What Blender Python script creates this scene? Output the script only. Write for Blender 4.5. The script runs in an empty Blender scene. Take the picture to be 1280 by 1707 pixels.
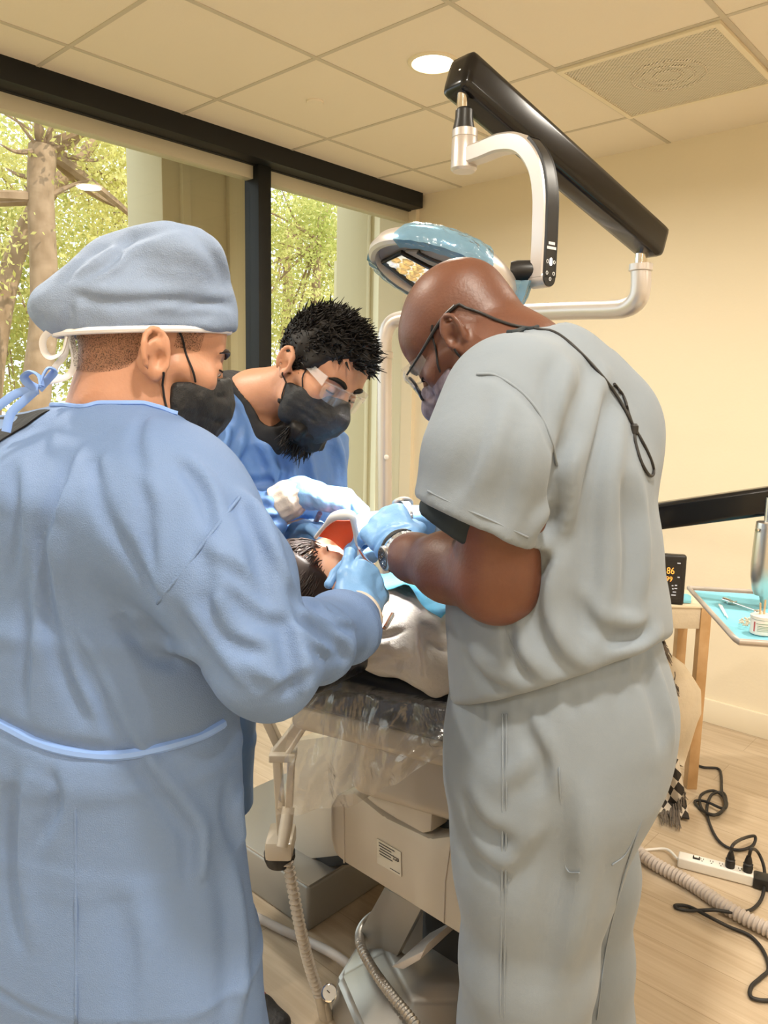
import bpy, bmesh, math, random, sys
import numpy as np
import openvdb
from mathutils import Vector, Matrix

rng = np.random.default_rng(7)
random.seed(7)
SC = bpy.context.scene
COL = SC.collection
PI = math.pi

# ------------------------------------------------------------------ camera
YAW, PITCH, ROLL, FPX, CAMZ = math.radians(42.353), math.radians(-8.381), math.radians(1.1266), 1275.0, 1.5
_f = Vector((-math.sin(YAW) * math.cos(PITCH), math.cos(YAW) * math.cos(PITCH), math.sin(PITCH)))
_r = Vector((math.cos(YAW), math.sin(YAW), 0))
_u = _r.cross(_f)
CR = math.cos(ROLL) * _r + math.sin(ROLL) * _u
CU = -math.sin(ROLL) * _r + math.cos(ROLL) * _u
cam_data = bpy.data.cameras.new('camera')
cam_data.sensor_fit = 'VERTICAL'
cam_data.sensor_height = 24.0
cam_data.lens = FPX / 1707.0 * 24.0
cam_data.clip_start = 0.05
cam = bpy.data.objects.new('camera', cam_data)
cam.matrix_world = Matrix(((CR.x, CU.x, -_f.x, 0), (CR.y, CU.y, -_f.y, 0), (CR.z, CU.z, -_f.z, CAMZ), (0, 0, 0, 1)))
COL.objects.link(cam)
SC.camera = cam

# ------------------------------------------------------------------ exposure, sky, sun, room lamps
SC.view_settings.view_transform = 'Standard'
SC.view_settings.look = 'None'
SC.view_settings.gamma = 1.0
SC.view_settings.use_curve_mapping = False
SC.view_settings.exposure = 0.0
SC.cycles.use_denoising = True
SC.cycles.max_bounces = 8
SC.cycles.transparent_max_bounces = 12
SC.cycles.sample_clamp_indirect = 6.0
SC.cycles.caustics_reflective = False
SC.cycles.caustics_refractive = False
SKY_STRENGTH = 2.3
SUN_STRENGTH = 4.5
DOWNLIGHT_W = 23.0
LAMP_WARM = (1.0, 0.925, 0.80)
world = bpy.data.worlds.new('sky'); SC.world = world
world.use_nodes = True
_bg = world.node_tree.nodes['Background']
_bg.inputs['Color'].default_value = (0.86, 0.95, 1.0, 1)
_bg.inputs['Strength'].default_value = SKY_STRENGTH
sun_data = bpy.data.lights.new('sun', 'SUN'); sun_data.energy = SUN_STRENGTH; sun_data.angle = 0.01
sun_data.color = (1.0, 0.93, 0.78)
sun = bpy.data.objects.new('sun', sun_data); COL.objects.link(sun)
sun.rotation_euler = Vector((-0.72, -0.12, -0.68)).to_track_quat('-Z', 'Y').to_euler()

# ------------------------------------------------------------------ frames: a = view-aligned ground frame (x across, y away, z up), w = the room's own axes
RZ = np.array([[math.cos(YAW), -math.sin(YAW), 0], [math.sin(YAW), math.cos(YAW), 0], [0, 0, 1.0]])
def A2W(p): return np.asarray(p, float) @ RZ.T
def W2A(p): return np.asarray(p, float) @ RZ
_cr, _cu, _cf = [W2A(np.array(v)) for v in (CR, CU, _f)]
CAM = np.array([0, 0, CAMZ])
def ray(px, py): return (px - 640) / FPX * _cr - (py - 853.5) / FPX * _cu + _cf
def P(px, py, D):                     # point at a given ground distance along the view heading
    d = ray(px, py); return CAM + d * (D / d[1])
def PZ(px, py, z):                    # point at a given height
    d = ray(px, py); return CAM + d * ((z - CAMZ) / d[2])
def PF(px, py, D, z=0.012):           # as P, but whatever would sink below the floor lies on it
    p = P(px, py, D); return p if p[2] > z else PZ(px, py, z)
def PW(px, py, axis, val):            # world point on the plane  world[axis] = val
    d = A2W(ray(px, py)); return CAM + d * (val / d[axis])
def mp(px, D, py=853): return px * D / FPX * (1 + 0.0 * py)
def nrm(v): v = np.asarray(v, float); return v / max(np.linalg.norm(v), 1e-9)

# ------------------------------------------------------------------ materials
MATS = {}
def mat(name, col, rough=0.5, metal=0.0, bump=None, var=None, coat=0.0, sss=0.0, sheen=0.0, emit=None, spec=0.5, alpha=None, trans=0.0, weave=None):
    m = bpy.data.materials.new(name); m.use_nodes = True
    nt = m.node_tree; b = nt.nodes['Principled BSDF']
    b.inputs['Base Color'].default_value = (*col, 1); b.inputs['Roughness'].default_value = rough
    b.inputs['Metallic'].default_value = metal; b.inputs['Coat Weight'].default_value = coat
    b.inputs['Specular IOR Level'].default_value = spec
    b.inputs['Transmission Weight'].default_value = trans
    if coat: b.inputs['Coat Roughness'].default_value = 0.08
    if sss:
        b.inputs['Subsurface Weight'].default_value = sss
        b.inputs['Subsurface Radius'].default_value = (1.0, 0.35, 0.2); b.inputs['Subsurface Scale'].default_value = 0.006
    if sheen: b.inputs['Sheen Weight'].default_value = sheen
    tc = nt.nodes.new('ShaderNodeTexCoord')
    if var:
        n = nt.nodes.new('ShaderNodeTexNoise'); n.inputs['Scale'].default_value = var[0]; n.inputs['Detail'].default_value = 4
        nt.links.new(tc.outputs['Object'], n.inputs['Vector'])
        r = nt.nodes.new('ShaderNodeValToRGB')
        r.color_ramp.elements[0].position = var[2] if len(var) > 2 else 0.35; r.color_ramp.elements[1].position = var[3] if len(var) > 3 else 0.65
        r.color_ramp.elements[0].color = (*col, 1); r.color_ramp.elements[1].color = (*var[1], 1)
        nt.links.new(n.outputs['Fac'], r.inputs['Fac']); nt.links.new(r.outputs['Color'], b.inputs['Base Color'])
    nrm_in = None
    if bump:
        n = nt.nodes.new('ShaderNodeTexNoise'); n.inputs['Scale'].default_value = bump[0]; n.inputs['Detail'].default_value = bump[2] if len(bump) > 2 else 3
        if len(bump) > 3:
            mpn = nt.nodes.new('ShaderNodeMapping'); mpn.inputs['Scale'].default_value = bump[3]
            nt.links.new(tc.outputs['Object'], mpn.inputs['Vector']); nt.links.new(mpn.outputs['Vector'], n.inputs['Vector'])
        else: nt.links.new(tc.outputs['Object'], n.inputs['Vector'])
        bp = nt.nodes.new('ShaderNodeBump'); bp.inputs['Strength'].default_value = bump[1]; bp.inputs['Distance'].default_value = 0.01
        nt.links.new(n.outputs['Fac'], bp.inputs['Height']); nt.links.new(bp.outputs['Normal'], b.inputs['Normal']); nrm_in = bp
    if weave:
        v = nt.nodes.new('ShaderNodeTexVoronoi'); v.inputs['Scale'].default_value = weave[0]
        nt.links.new(tc.outputs['Object'], v.inputs['Vector'])
        bp = nt.nodes.new('ShaderNodeBump'); bp.inputs['Strength'].default_value = weave[1]; bp.inputs['Distance'].default_value = 0.002
        nt.links.new(v.outputs['Distance'], bp.inputs['Height'])
        if nrm_in: nt.links.new(nrm_in.outputs['Normal'], bp.inputs['Normal'])
        nt.links.new(bp.outputs['Normal'], b.inputs['Normal'])
    if emit:
        b.inputs['Emission Color'].default_value = (*emit[0], 1); b.inputs['Emission Strength'].default_value = emit[1]
    if alpha is not None:
        if isinstance(alpha, tuple):      # noise alpha (scale, low, high)
            n = nt.nodes.new('ShaderNodeTexNoise'); n.inputs['Scale'].default_value = alpha[0]; n.inputs['Detail'].default_value = 2
            nt.links.new(tc.outputs['Object'], n.inputs['Vector'])
            r = nt.nodes.new('ShaderNodeMapRange'); r.inputs['From Min'].default_value = alpha[1]; r.inputs['From Max'].default_value = alpha[2]
            at = nt.nodes.new('ShaderNodeAttribute'); at.attribute_name = 'density'; ad = nt.nodes.new('ShaderNodeMath'); ad.operation = 'MULTIPLY_ADD'; ad.inputs[1].default_value = 0.35; ad.inputs[2].default_value = -0.35
            sm = nt.nodes.new('ShaderNodeMath'); sm.operation = 'ADD'; nt.links.new(at.outputs['Fac'], ad.inputs[0]); nt.links.new(ad.outputs[0], sm.inputs[0]); nt.links.new(n.outputs['Fac'], sm.inputs[1])
            nt.links.new(sm.outputs[0], r.inputs['Value']); nt.links.new(r.outputs['Result'], b.inputs['Alpha'])
        else: b.inputs['Alpha'].default_value = alpha
    MATS[name] = m
    return m
def film(name, tint, gloss=0.12, rough=0.12, opac=0.1, bump=None, fres=1.45):
    """thin clear sheet: see-through with a glossy skin and a little milky scatter"""
    m = bpy.data.materials.new(name); m.use_nodes = True; nt = m.node_tree
    for n in list(nt.nodes): nt.nodes.remove(n)
    out = nt.nodes.new('ShaderNodeOutputMaterial')
    t = nt.nodes.new('ShaderNodeBsdfTransparent'); t.inputs['Color'].default_value = (*tint, 1)
    g = nt.nodes.new('ShaderNodeBsdfGlossy'); g.inputs['Roughness'].default_value = rough
    d = nt.nodes.new('ShaderNodeBsdfDiffuse'); d.inputs['Color'].default_value = (*[min(1, c * 1.0) for c in tint], 1)
    m1 = nt.nodes.new('ShaderNodeMixShader'); m1.inputs['Fac'].default_value = opac
    nt.links.new(t.outputs[0], m1.inputs[1]); nt.links.new(d.outputs[0], m1.inputs[2])
    fr = nt.nodes.new('ShaderNodeFresnel')
    ge = nt.nodes.new('ShaderNodeNewGeometry'); mr = nt.nodes.new('ShaderNodeMapRange')   # same skin seen from either side
    mr.inputs['To Min'].default_value = fres; mr.inputs['To Max'].default_value = 1 / fres
    nt.links.new(ge.outputs['Backfacing'], mr.inputs['Value']); nt.links.new(mr.outputs['Result'], fr.inputs['IOR'])
    ad = nt.nodes.new('ShaderNodeMath'); ad.operation = 'ADD'; ad.inputs[1].default_value = gloss
    nt.links.new(fr.outputs[0], ad.inputs[0])
    m2 = nt.nodes.new('ShaderNodeMixShader'); nt.links.new(ad.outputs[0], m2.inputs['Fac'])
    nt.links.new(m1.outputs[0], m2.inputs[1]); nt.links.new(g.outputs[0], m2.inputs[2]); nt.links.new(m2.outputs[0], out.inputs['Surface'])
    if bump:
        tc = nt.nodes.new('ShaderNodeTexCoord')
        n = nt.nodes.new('ShaderNodeTexNoise'); n.inputs['Scale'].default_value = bump[0]; n.inputs['Detail'].default_value = 4
        n.inputs['Distortion'].default_value = 1.2
        nt.links.new(tc.outputs['Object'], n.inputs['Vector'])
        bp = nt.nodes.new('ShaderNodeBump'); bp.inputs['Strength'].default_value = bump[1]; bp.inputs['Distance'].default_value = 0.02
        nt.links.new(n.outputs['Fac'], bp.inputs['Height']); nt.links.new(bp.outputs['Normal'], g.inputs['Normal']); nt.links.new(bp.outputs['Normal'], fr.inputs['Normal'])
    MATS[name] = m
    return m

mat('wall_paint', (0.83, 0.735, 0.565), 0.75, bump=(90, 0.05))
mat('ceiling_tile', (0.86, 0.775, 0.655), 0.9, bump=(160, 0.12))
mat('ceiling_tee', (0.60, 0.54, 0.44), 0.7)
mat('baseboard_paint', (0.84, 0.75, 0.58), 0.45)
mat('black_trim', (0.009, 0.010, 0.011), 0.5, spec=0.3)
mat('pale_trim', (0.62, 0.58, 0.46), 0.5)
mat('white_plastic', (0.82, 0.80, 0.76), 0.35)
mat('cream_plastic', (0.56, 0.50, 0.41), 0.38, coat=0.2)
mat('beige_shell', (0.50, 0.44, 0.355), 0.35, coat=0.25)
mat('black_gloss', (0.005, 0.005, 0.006), 0.22, coat=0.18, spec=0.35)
mat('black_plastic', (0.012, 0.012, 0.013), 0.4)
mat('black_rubber', (0.015, 0.014, 0.014), 0.55)
mat('black_vinyl', (0.012, 0.013, 0.018), 0.3, bump=(30, 0.3))
mat('silver_paint', (0.64, 0.60, 0.58), 0.33, metal=0.55)
mat('steel', (0.70, 0.67, 0.63), 0.3, metal=1.0)
mat('chrome', (0.85, 0.83, 0.80), 0.1, metal=1.0)
mat('grey_metal', (0.42, 0.40, 0.37), 0.36, metal=0.75)
mat('grey_metal_paint', (0.33, 0.315, 0.285), 0.4, metal=0.35)
mat('dark_slot', (0.02, 0.018, 0.016), 0.5)
mat('lamp_grey', (0.30, 0.26, 0.235), 0.4)
mat('wood', (0.50, 0.30, 0.135), 0.5, bump=(40, 0.1, 3, (1, 1, 0.08)), var=(14, (0.58, 0.37, 0.19)))
mat('wood_light', (0.66, 0.47, 0.27), 0.5)
mat('tray_paper', (0.22, 0.60, 0.74), 0.75, bump=(60, 0.15))
mat('tray_rim', (0.50, 0.44, 0.39), 0.35, metal=0.2)
mat('bib_paper', (0.13, 0.53, 0.86), 0.7, bump=(70, 0.25), sheen=0.2)
mat('shirt_white', (0.60, 0.56, 0.51), 0.85, bump=(60, 0.35), weave=(700, 0.15))
mat('shirt_lace', (0.78, 0.74, 0.68), 0.9, weave=(120, 1.0))
mat('gown_dotted', (0.148, 0.235, 0.435), 0.6, bump=(11, 0.35, 5), weave=(700, 0.28), spec=0.3)
mat('gown_smooth', (0.12, 0.25, 0.56), 0.5, bump=(22, 0.4, 4), spec=0.4)
mat('gown_tie', (0.22, 0.38, 0.80), 0.55)
mat('cap_fabric', (0.235, 0.31, 0.46), 0.65, bump=(26, 0.35, 4), weave=(700, 0.3), spec=0.3)
mat('white_tape', (0.80, 0.80, 0.82), 0.8)
mat('knit_cuff', (0.66, 0.59, 0.52), 0.9, bump=(200, 0.1))
mat('glove_blue', (0.215, 0.43, 0.76), 0.42, bump=(55, 0.22, 4), spec=0.45)
mat('scrub_grey', (0.200, 0.240, 0.288), 0.8, bump=(14, 0.2, 5), weave=(1500, 0.12), sheen=0.1)
mat('undershirt', (0.012, 0.022, 0.03), 0.8)
mat('black_cloth', (0.010, 0.010, 0.012), 0.85, bump=(60, 0.2))
mat('navy_cloth', (0.018, 0.03, 0.085), 0.8)
mat('mask_black', (0.011, 0.011, 0.012), 0.6, bump=(60, 0.35, 4), weave=(900, 0.3))
mat('mask_print', (0.13, 0.10, 0.13), 0.75, var=(55, (0.24, 0.20, 0.25)), bump=(40, 0.3))
mat('skin_light', (0.47, 0.235, 0.145), 0.5, sss=0.12, bump=(220, 0.06), var=(25, (0.52, 0.265, 0.165)))
mat('skin_tan', (0.48, 0.235, 0.138), 0.48, sss=0.12, bump=(220, 0.06), var=(25, (0.53, 0.265, 0.16)))
mat('skin_dark', (0.115, 0.042, 0.023), 0.45, sss=0.08, bump=(200, 0.07), var=(14, (0.145, 0.055, 0.030)))
mat('skin_child', (0.66, 0.36, 0.235), 0.48, sss=0.15, var=(25, (0.72, 0.41, 0.28)))
mat('hair_black', (0.009, 0.007, 0.006), 0.6, spec=0.25)
mat('hair_brown', (0.020, 0.011, 0.008), 0.5, spec=0.25)
mat('hair_stubble', (0.012, 0.008, 0.006), 0.6, alpha=(1500, 0.26, 0.52))
mat('hair_short', (0.035, 0.02, 0.012), 0.7, alpha=(700, 0.06, 0.40))
mat('eye_white', (0.75, 0.72, 0.68), 0.15)
mat('eye_dark', (0.015, 0.009, 0.006), 0.1)
mat('dam_orange', (0.95, 0.10, 0.025), 0.45, bump=(25, 0.3))
mat('paper_label', (0.62, 0.57, 0.47), 0.6)
mat('print_ink', (0.06, 0.055, 0.05), 0.6)
mat('print_white', (0.75, 0.74, 0.72), 0.5, emit=((1, 1, 1), 0.25))
mat('button_lit', (0.9, 0.9, 0.9), 0.4, emit=((1, 1, 1), 2.5))
mat('screen_dark', (0.012, 0.013, 0.016), 0.15)
mat('screen_orange', (1.0, 0.38, 0.06), 0.4, emit=((1.0, 0.36, 0.06), 1.1))
mat('screen_grey', (0.45, 0.45, 0.45), 0.4, emit=((0.8, 0.85, 1.0), 0.3))
mat('lens_white', (0.9, 0.9, 0.9), 0.06, emit=((1.0, 0.98, 0.92), 0.55), metal=0.6)
mat('lens_amber', (0.85, 0.60, 0.25), 0.06, emit=((1.0, 0.75, 0.35), 0.35), metal=0.6)
mat('downlight_glow', (1, 1, 1), 0.5, emit=((1.0, 0.86, 0.66), 14.0))
mat('cotton_bag', (0.64, 0.55, 0.42), 0.9, bump=(18, 0.5, 4), weave=(500, 0.2))
mat('fringe', (0.16, 0.13, 0.105), 0.9)
mat('hose_beige', (0.50, 0.44, 0.37), 0.5)
mat('hose_grey', (0.52, 0.46, 0.42), 0.5)
mat('bark', (0.23, 0.145, 0.085), 0.9, bump=(9, 0.9, 5, (1, 1, 0.3)), var=(7, (0.33, 0.22, 0.14)))
mat('exterior_stone', (0.60, 0.53, 0.36), 0.8, bump=(12, 0.15))
mat('lawn', (0.40, 0.36, 0.14), 0.95, bump=(30, 0.6), var=(3, (0.34, 0.26, 0.13)))
mat('shoe_black', (0.014, 0.014, 0.016), 0.6, bump=(80, 0.3))
mat('shoe_red', (0.40, 0.045, 0.03), 0.6)
mat('shoe_sole', (0.70, 0.66, 0.58), 0.6)
mat('clear_plastic', (0.9, 0.9, 0.9), 0.1, alpha=0.25)
mat('pink_tube', (0.72, 0.52, 0.52), 0.4)
mat('bottle_white', (0.82, 0.78, 0.72), 0.35)
mat('label_green', (0.20, 0.33, 0.22), 0.6)
mat('label_red', (0.55, 0.10, 0.10), 0.6)
mat('watch_face', (0.05, 0.05, 0.06), 0.2)
film('plastic_film', (0.97, 0.94, 0.90), gloss=0.06, rough=0.14, opac=0.10, bump=(9, 1.0), fres=1.35)
film('barrier_film', (0.28, 0.50, 0.68), gloss=0.05, rough=0.15, opac=0.5, bump=(20, 0.6), fres=1.3)
film('glass', (0.97, 0.985, 0.97), gloss=0.0, rough=0.0, opac=0.0)
film('clear_lens', (0.96, 0.95, 0.95), gloss=0.03, rough=0.03, opac=0.06)

def leaf_mat(name, c1, c2):
    m = bpy.data.materials.new(name); m.use_nodes = True; nt = m.node_tree
    for n in list(nt.nodes): nt.nodes.remove(n)
    out = nt.nodes.new('ShaderNodeOutputMaterial'); d = nt.nodes.new('ShaderNodeBsdfDiffuse'); t = nt.nodes.new('ShaderNodeBsdfTranslucent')
    mx = nt.nodes.new('ShaderNodeMixShader'); mx.inputs['Fac'].default_value = 0.5
    tc = nt.nodes.new('ShaderNodeTexCoord'); n = nt.nodes.new('ShaderNodeTexNoise'); n.inputs['Scale'].default_value = 1.7; n.inputs['Detail'].default_value = 6
    r = nt.nodes.new('ShaderNodeValToRGB'); r.color_ramp.elements[0].position = 0.38; r.color_ramp.elements[1].position = 0.62
    r.color_ramp.elements[0].color = (*c1, 1); r.color_ramp.elements[1].color = (*c2, 1)
    nt.links.new(tc.outputs['Object'], n.inputs['Vector']); nt.links.new(n.outputs['Fac'], r.inputs['Fac'])
    nt.links.new(r.outputs['Color'], d.inputs['Color']); nt.links.new(r.outputs['Color'], t.inputs['Color'])
    nt.links.new(d.outputs[0], mx.inputs[1]); nt.links.new(t.outputs[0], mx.inputs[2]); nt.links.new(mx.outputs[0], out.inputs['Surface'])
    MATS[name] = m
leaf_mat('leaves', (0.56, 0.52, 0.16), (0.80, 0.74, 0.34))
leaf_mat('leaves_green', (0.40, 0.43, 0.12), (0.70, 0.66, 0.28))

def floor_mat():
    m = bpy.data.materials.new('wood_floor'); m.use_nodes = True; nt = m.node_tree; b = nt.nodes['Principled BSDF']
    tc = nt.nodes.new('ShaderNodeTexCoord'); mp_ = nt.nodes.new('ShaderNodeMapping'); mp_.inputs['Scale'].default_value = (1.2, 22, 1)
    n = nt.nodes.new('ShaderNodeTexNoise'); n.inputs['Scale'].default_value = 2.2; n.inputs['Detail'].default_value = 6; n.inputs['Distortion'].default_value = 0.6
    r = nt.nodes.new('ShaderNodeValToRGB'); r.color_ramp.elements[0].position = 0.3; r.color_ramp.elements[1].position = 0.72
    r.color_ramp.elements[0].color = (0.47, 0.36, 0.245, 1); r.color_ramp.elements[1].color = (0.60, 0.49, 0.36, 1)
    br = nt.nodes.new('ShaderNodeTexBrick'); br.inputs['Scale'].default_value = 1.0; br.inputs['Brick Width'].default_value = 1.22; br.inputs['Row Height'].default_value = 0.18
    br.inputs['Mortar Size'].default_value = 0.0012; br.inputs['Color1'].default_value = (1, 1, 1, 1); br.inputs['Color2'].default_value = (0.93, 0.93, 0.92, 1); br.inputs['Mortar'].default_value = (0.62, 0.58, 0.52, 1)
    mx = nt.nodes.new('ShaderNodeMix'); mx.data_type = 'RGBA'; mx.blend_type = 'MULTIPLY'; mx.inputs['Factor'].default_value = 0.8
    nt.links.new(tc.outputs['Object'], mp_.inputs['Vector']); nt.links.new(mp_.outputs['Vector'], n.inputs['Vector']); nt.links.new(n.outputs['Fac'], r.inputs['Fac'])
    nt.links.new(tc.outputs['Object'], br.inputs['Vector'])
    nt.links.new(r.outputs['Color'], mx.inputs['A']); nt.links.new(br.outputs['Color'], mx.inputs['B']); nt.links.new(mx.outputs['Result'], b.inputs['Base Color'])
    b.inputs['Roughness'].default_value = 0.42
    MATS['wood_floor'] = m
floor_mat()

def perforated_mat():
    m = bpy.data.materials.new('perforated'); m.use_nodes = True; nt = m.node_tree; b = nt.nodes['Principled BSDF']
    tc = nt.nodes.new('ShaderNodeTexCoord'); mpn = nt.nodes.new('ShaderNodeMapping'); mpn.inputs['Rotation'].default_value = (0, 0, PI / 4); mpn.inputs['Scale'].default_value = (95, 95, 95)
    fr = nt.nodes.new('ShaderNodeVectorMath'); fr.operation = 'FRACTION'
    sb = nt.nodes.new('ShaderNodeVectorMath'); sb.operation = 'SUBTRACT'; sb.inputs[1].default_value = (0.5, 0.5, 0)
    mu = nt.nodes.new('ShaderNodeVectorMath'); mu.operation = 'MULTIPLY'; mu.inputs[1].default_value = (1, 1, 0)
    ln = nt.nodes.new('ShaderNodeVectorMath'); ln.operation = 'LENGTH'
    gt = nt.nodes.new('ShaderNodeMath'); gt.operation = 'GREATER_THAN'; gt.inputs[1].default_value = 0.36
    nt.links.new(tc.outputs['Object'], mpn.inputs['Vector']); nt.links.new(mpn.outputs['Vector'], fr.inputs[0]); nt.links.new(fr.outputs[0], sb.inputs[0])
    nt.links.new(sb.outputs[0], mu.inputs[0]); nt.links.new(mu.outputs[0], ln.inputs[0]); nt.links.new(ln.outputs['Value'], gt.inputs[0]); nt.links.new(gt.outputs[0], b.inputs['Alpha'])
    b.inputs['Base Color'].default_value = (0.82, 0.76, 0.64, 1); b.inputs['Roughness'].default_value = 0.5
    MATS['perforated'] = m
perforated_mat()

def checker_mat():
    m = bpy.data.materials.new('checker_cloth'); m.use_nodes = True; nt = m.node_tree; b = nt.nodes['Principled BSDF']
    at = nt.nodes.new('ShaderNodeUVMap'); mpn = nt.nodes.new('ShaderNodeMapping'); mpn.inputs['Rotation'].default_value = (0, 0, 0.7); mpn.inputs['Scale'].default_value = (21, 4.2, 1)
    c = nt.nodes.new('ShaderNodeTexChecker'); c.inputs['Scale'].default_value = 1.0; c.inputs['Color1'].default_value = (0.03, 0.024, 0.02, 1); c.inputs['Color2'].default_value = (0.62, 0.55, 0.46, 1)
    nt.links.new(at.outputs[0], mpn.inputs['Vector']); nt.links.new(mpn.outputs[0], c.inputs['Vector']); nt.links.new(c.outputs['Color'], b.inputs['Base Color'])
    b.inputs['Roughness'].default_value = 0.9
    MATS['checker_cloth'] = m
checker_mat()

# ------------------------------------------------------------------ mesh building
class MB:
    """collects vertices and faces in the view-aligned frame ('a') or the room frame ('w')"""
    def __init__(s, fr='w'): s.v = []; s.f = []; s.fr = fr; s.uv = None
    def add(s, verts, faces):
        k = len(s.v); s.v.extend([tuple(map(float, p)) for p in verts]); s.f.extend([tuple(i + k for i in f) for f in faces]); return s
    def box(s, c, size, R=None, bev=0.0, seg=2):
        bm = bmesh.new(); bmesh.ops.create_cube(bm, size=1.0)
        for v in bm.verts: v.co = Vector((v.co.x * size[0], v.co.y * size[1], v.co.z * size[2]))
        if bev > 0: bmesh.ops.bevel(bm, geom=bm.edges[:], offset=bev, segments=seg, profile=0.6, affect='EDGES')
        bm.verts.index_update()
        V = np.array([v.co[:] for v in bm.verts]); F = [[v.index for v in f.verts] for f in bm.faces]; bm.free()
        if R is not None: V = V @ np.asarray(R, float).T
        return s.add(V + np.asarray(c), F)
    def span(s, lo, hi, bev=0.0, seg=2):
        lo = np.asarray(lo, float); hi = np.asarray(hi, float); return s.box((lo + hi) / 2, np.abs(hi - lo), None, bev, seg)
    def tube(s, pts, r, n=12, caps=True, smooth=0, closed=False, flat=None):
        pts = np.asarray(pts, float); rr = np.full(len(pts), r, float) if np.isscalar(r) else np.asarray(r, float)
        if smooth: pts, rr = catmull(pts, rr, smooth, closed)
        m = len(pts)
        if closed: tg = np.roll(pts, -1, 0) - np.roll(pts, 1, 0)
        else: tg = np.gradient(pts, axis=0)
        tg /= np.maximum(np.linalg.norm(tg, axis=1, keepdims=True), 1e-9)
        up = np.array([0, 0, 1.0]) if abs(tg[0][2]) < 0.9 else np.array([1.0, 0, 0])
        N = nrm(up - tg[0] * (up @ tg[0])); V = []
        for i in range(m):
            N = nrm(N - tg[i] * (N @ tg[i])); B = np.cross(tg[i], N)
            for j in range(n):
                a = 2 * PI * j / n; V.append(pts[i] + rr[i] * (math.cos(a) * N + (flat or 1.0) * math.sin(a) * B))
        F = []
        for i in range(m - 1 + (1 if closed else 0)):
            i2 = (i + 1) % m
            for j in range(n): F.append((i * n + j, i * n + (j + 1) % n, i2 * n + (j + 1) % n, i2 * n + j))
        if caps and not closed: F.append(tuple(range(n - 1, -1, -1))); F.append(tuple((m - 1) * n + j for j in range(n)))
        return s.add(V, F)
    def lathe(s, c, axis, prof, n=28, caps=True):
        """prof: (distance along axis, radius)"""
        ax = nrm(axis); up = np.array([0, 0, 1.0]) if abs(ax[2]) < 0.9 else np.array([1.0, 0, 0])
        N = nrm(up - ax * (up @ ax)); B = np.cross(ax, N); V = []; F = []
        for (t, r) in prof:
            for j in range(n):
                a = 2 * PI * j / n; V.append(np.asarray(c) + ax * t + r * (math.cos(a) * N + math.sin(a) * B))
        for i in range(len(prof) - 1):
            for j in range(n): F.append((i * n + j, i * n + (j + 1) % n, (i + 1) * n + (j + 1) % n, (i + 1) * n + j))
        if caps: F.append(tuple(range(n - 1, -1, -1))); F.append(tuple((len(prof) - 1) * n + j for j in range(n)))
        return s.add(V, F)
    def prism(s, poly, d, bev=0.0):
        """closed polygon of 3d points pushed along the vector d"""
        poly = [np.asarray(p, float) for p in poly]; d = np.asarray(d, float); n = len(poly)
        bm = bmesh.new(); a = [bm.verts.new(p) for p in poly]; b = [bm.verts.new(p + d) for p in poly]
        bm.faces.new(a[::-1]); bm.faces.new(b)
        for i in range(n): bm.faces.new((a[i], a[(i + 1) % n], b[(i + 1) % n], b[i]))
        bmesh.ops.recalc_face_normals(bm, faces=bm.faces[:])
        if bev > 0: bmesh.ops.bevel(bm, geom=bm.edges[:], offset=bev, segments=2, profile=0.6, affect='EDGES')
        bm.verts.index_update(); V = np.array([v.co[:] for v in bm.verts]); F = [[v.index for v in f.verts] for f in bm.faces]; bm.free()
        return s.add(V, F)
    def sheet(s, G, th=0.0, uv=False):
        """grid of points (n x m x 3); th > 0 gives it a thickness"""
        G = np.asarray(G, float); n, m = G.shape[:2]
        du = np.gradient(G, axis=0); dv = np.gradient(G, axis=1); N = np.cross(du, dv); N /= np.maximum(np.linalg.norm(N, axis=2, keepdims=True), 1e-9)
        idx = lambda i, j: i * m + j
        if th <= 0:
            s.add(G.reshape(-1, 3), [(idx(i, j), idx(i + 1, j), idx(i + 1, j + 1), idx(i, j + 1)) for i in range(n - 1) for j in range(m - 1)])
        else:
            V = np.concatenate([(G + N * th / 2).reshape(-1, 3), (G - N * th / 2).reshape(-1, 3)]); o = n * m; F = []
            for i in range(n - 1):
                for j in range(m - 1):
                    F.append((idx(i, j), idx(i + 1, j), idx(i + 1, j + 1), idx(i, j + 1))); F.append((o + idx(i, j), o + idx(i, j + 1), o + idx(i + 1, j + 1), o + idx(i + 1, j)))
            for i in range(n - 1):
                F.append((idx(i, 0), o + idx(i, 0), o + idx(i + 1, 0), idx(i + 1, 0))); F.append((idx(i, m - 1), idx(i + 1, m - 1), o + idx(i + 1, m - 1), o + idx(i, m - 1)))
            for j in range(m - 1):
                F.append((idx(0, j), idx(0, j + 1), o + idx(0, j + 1), o + idx(0, j))); F.append((idx(n - 1, j), o + idx(n - 1, j), o + idx(n - 1, j + 1), idx(n - 1, j + 1)))
            s.add(V, F)
        if uv:
            u, v = np.meshgrid(np.linspace(0, 1, n), np.linspace(0, 1, m), indexing='ij'); q = np.stack([u, v], -1).reshape(-1, 2)
            s.uv = np.concatenate([q, q]) if th > 0 else q
        return s
    def merge(s, V, F): return s.add(V, F)
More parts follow.
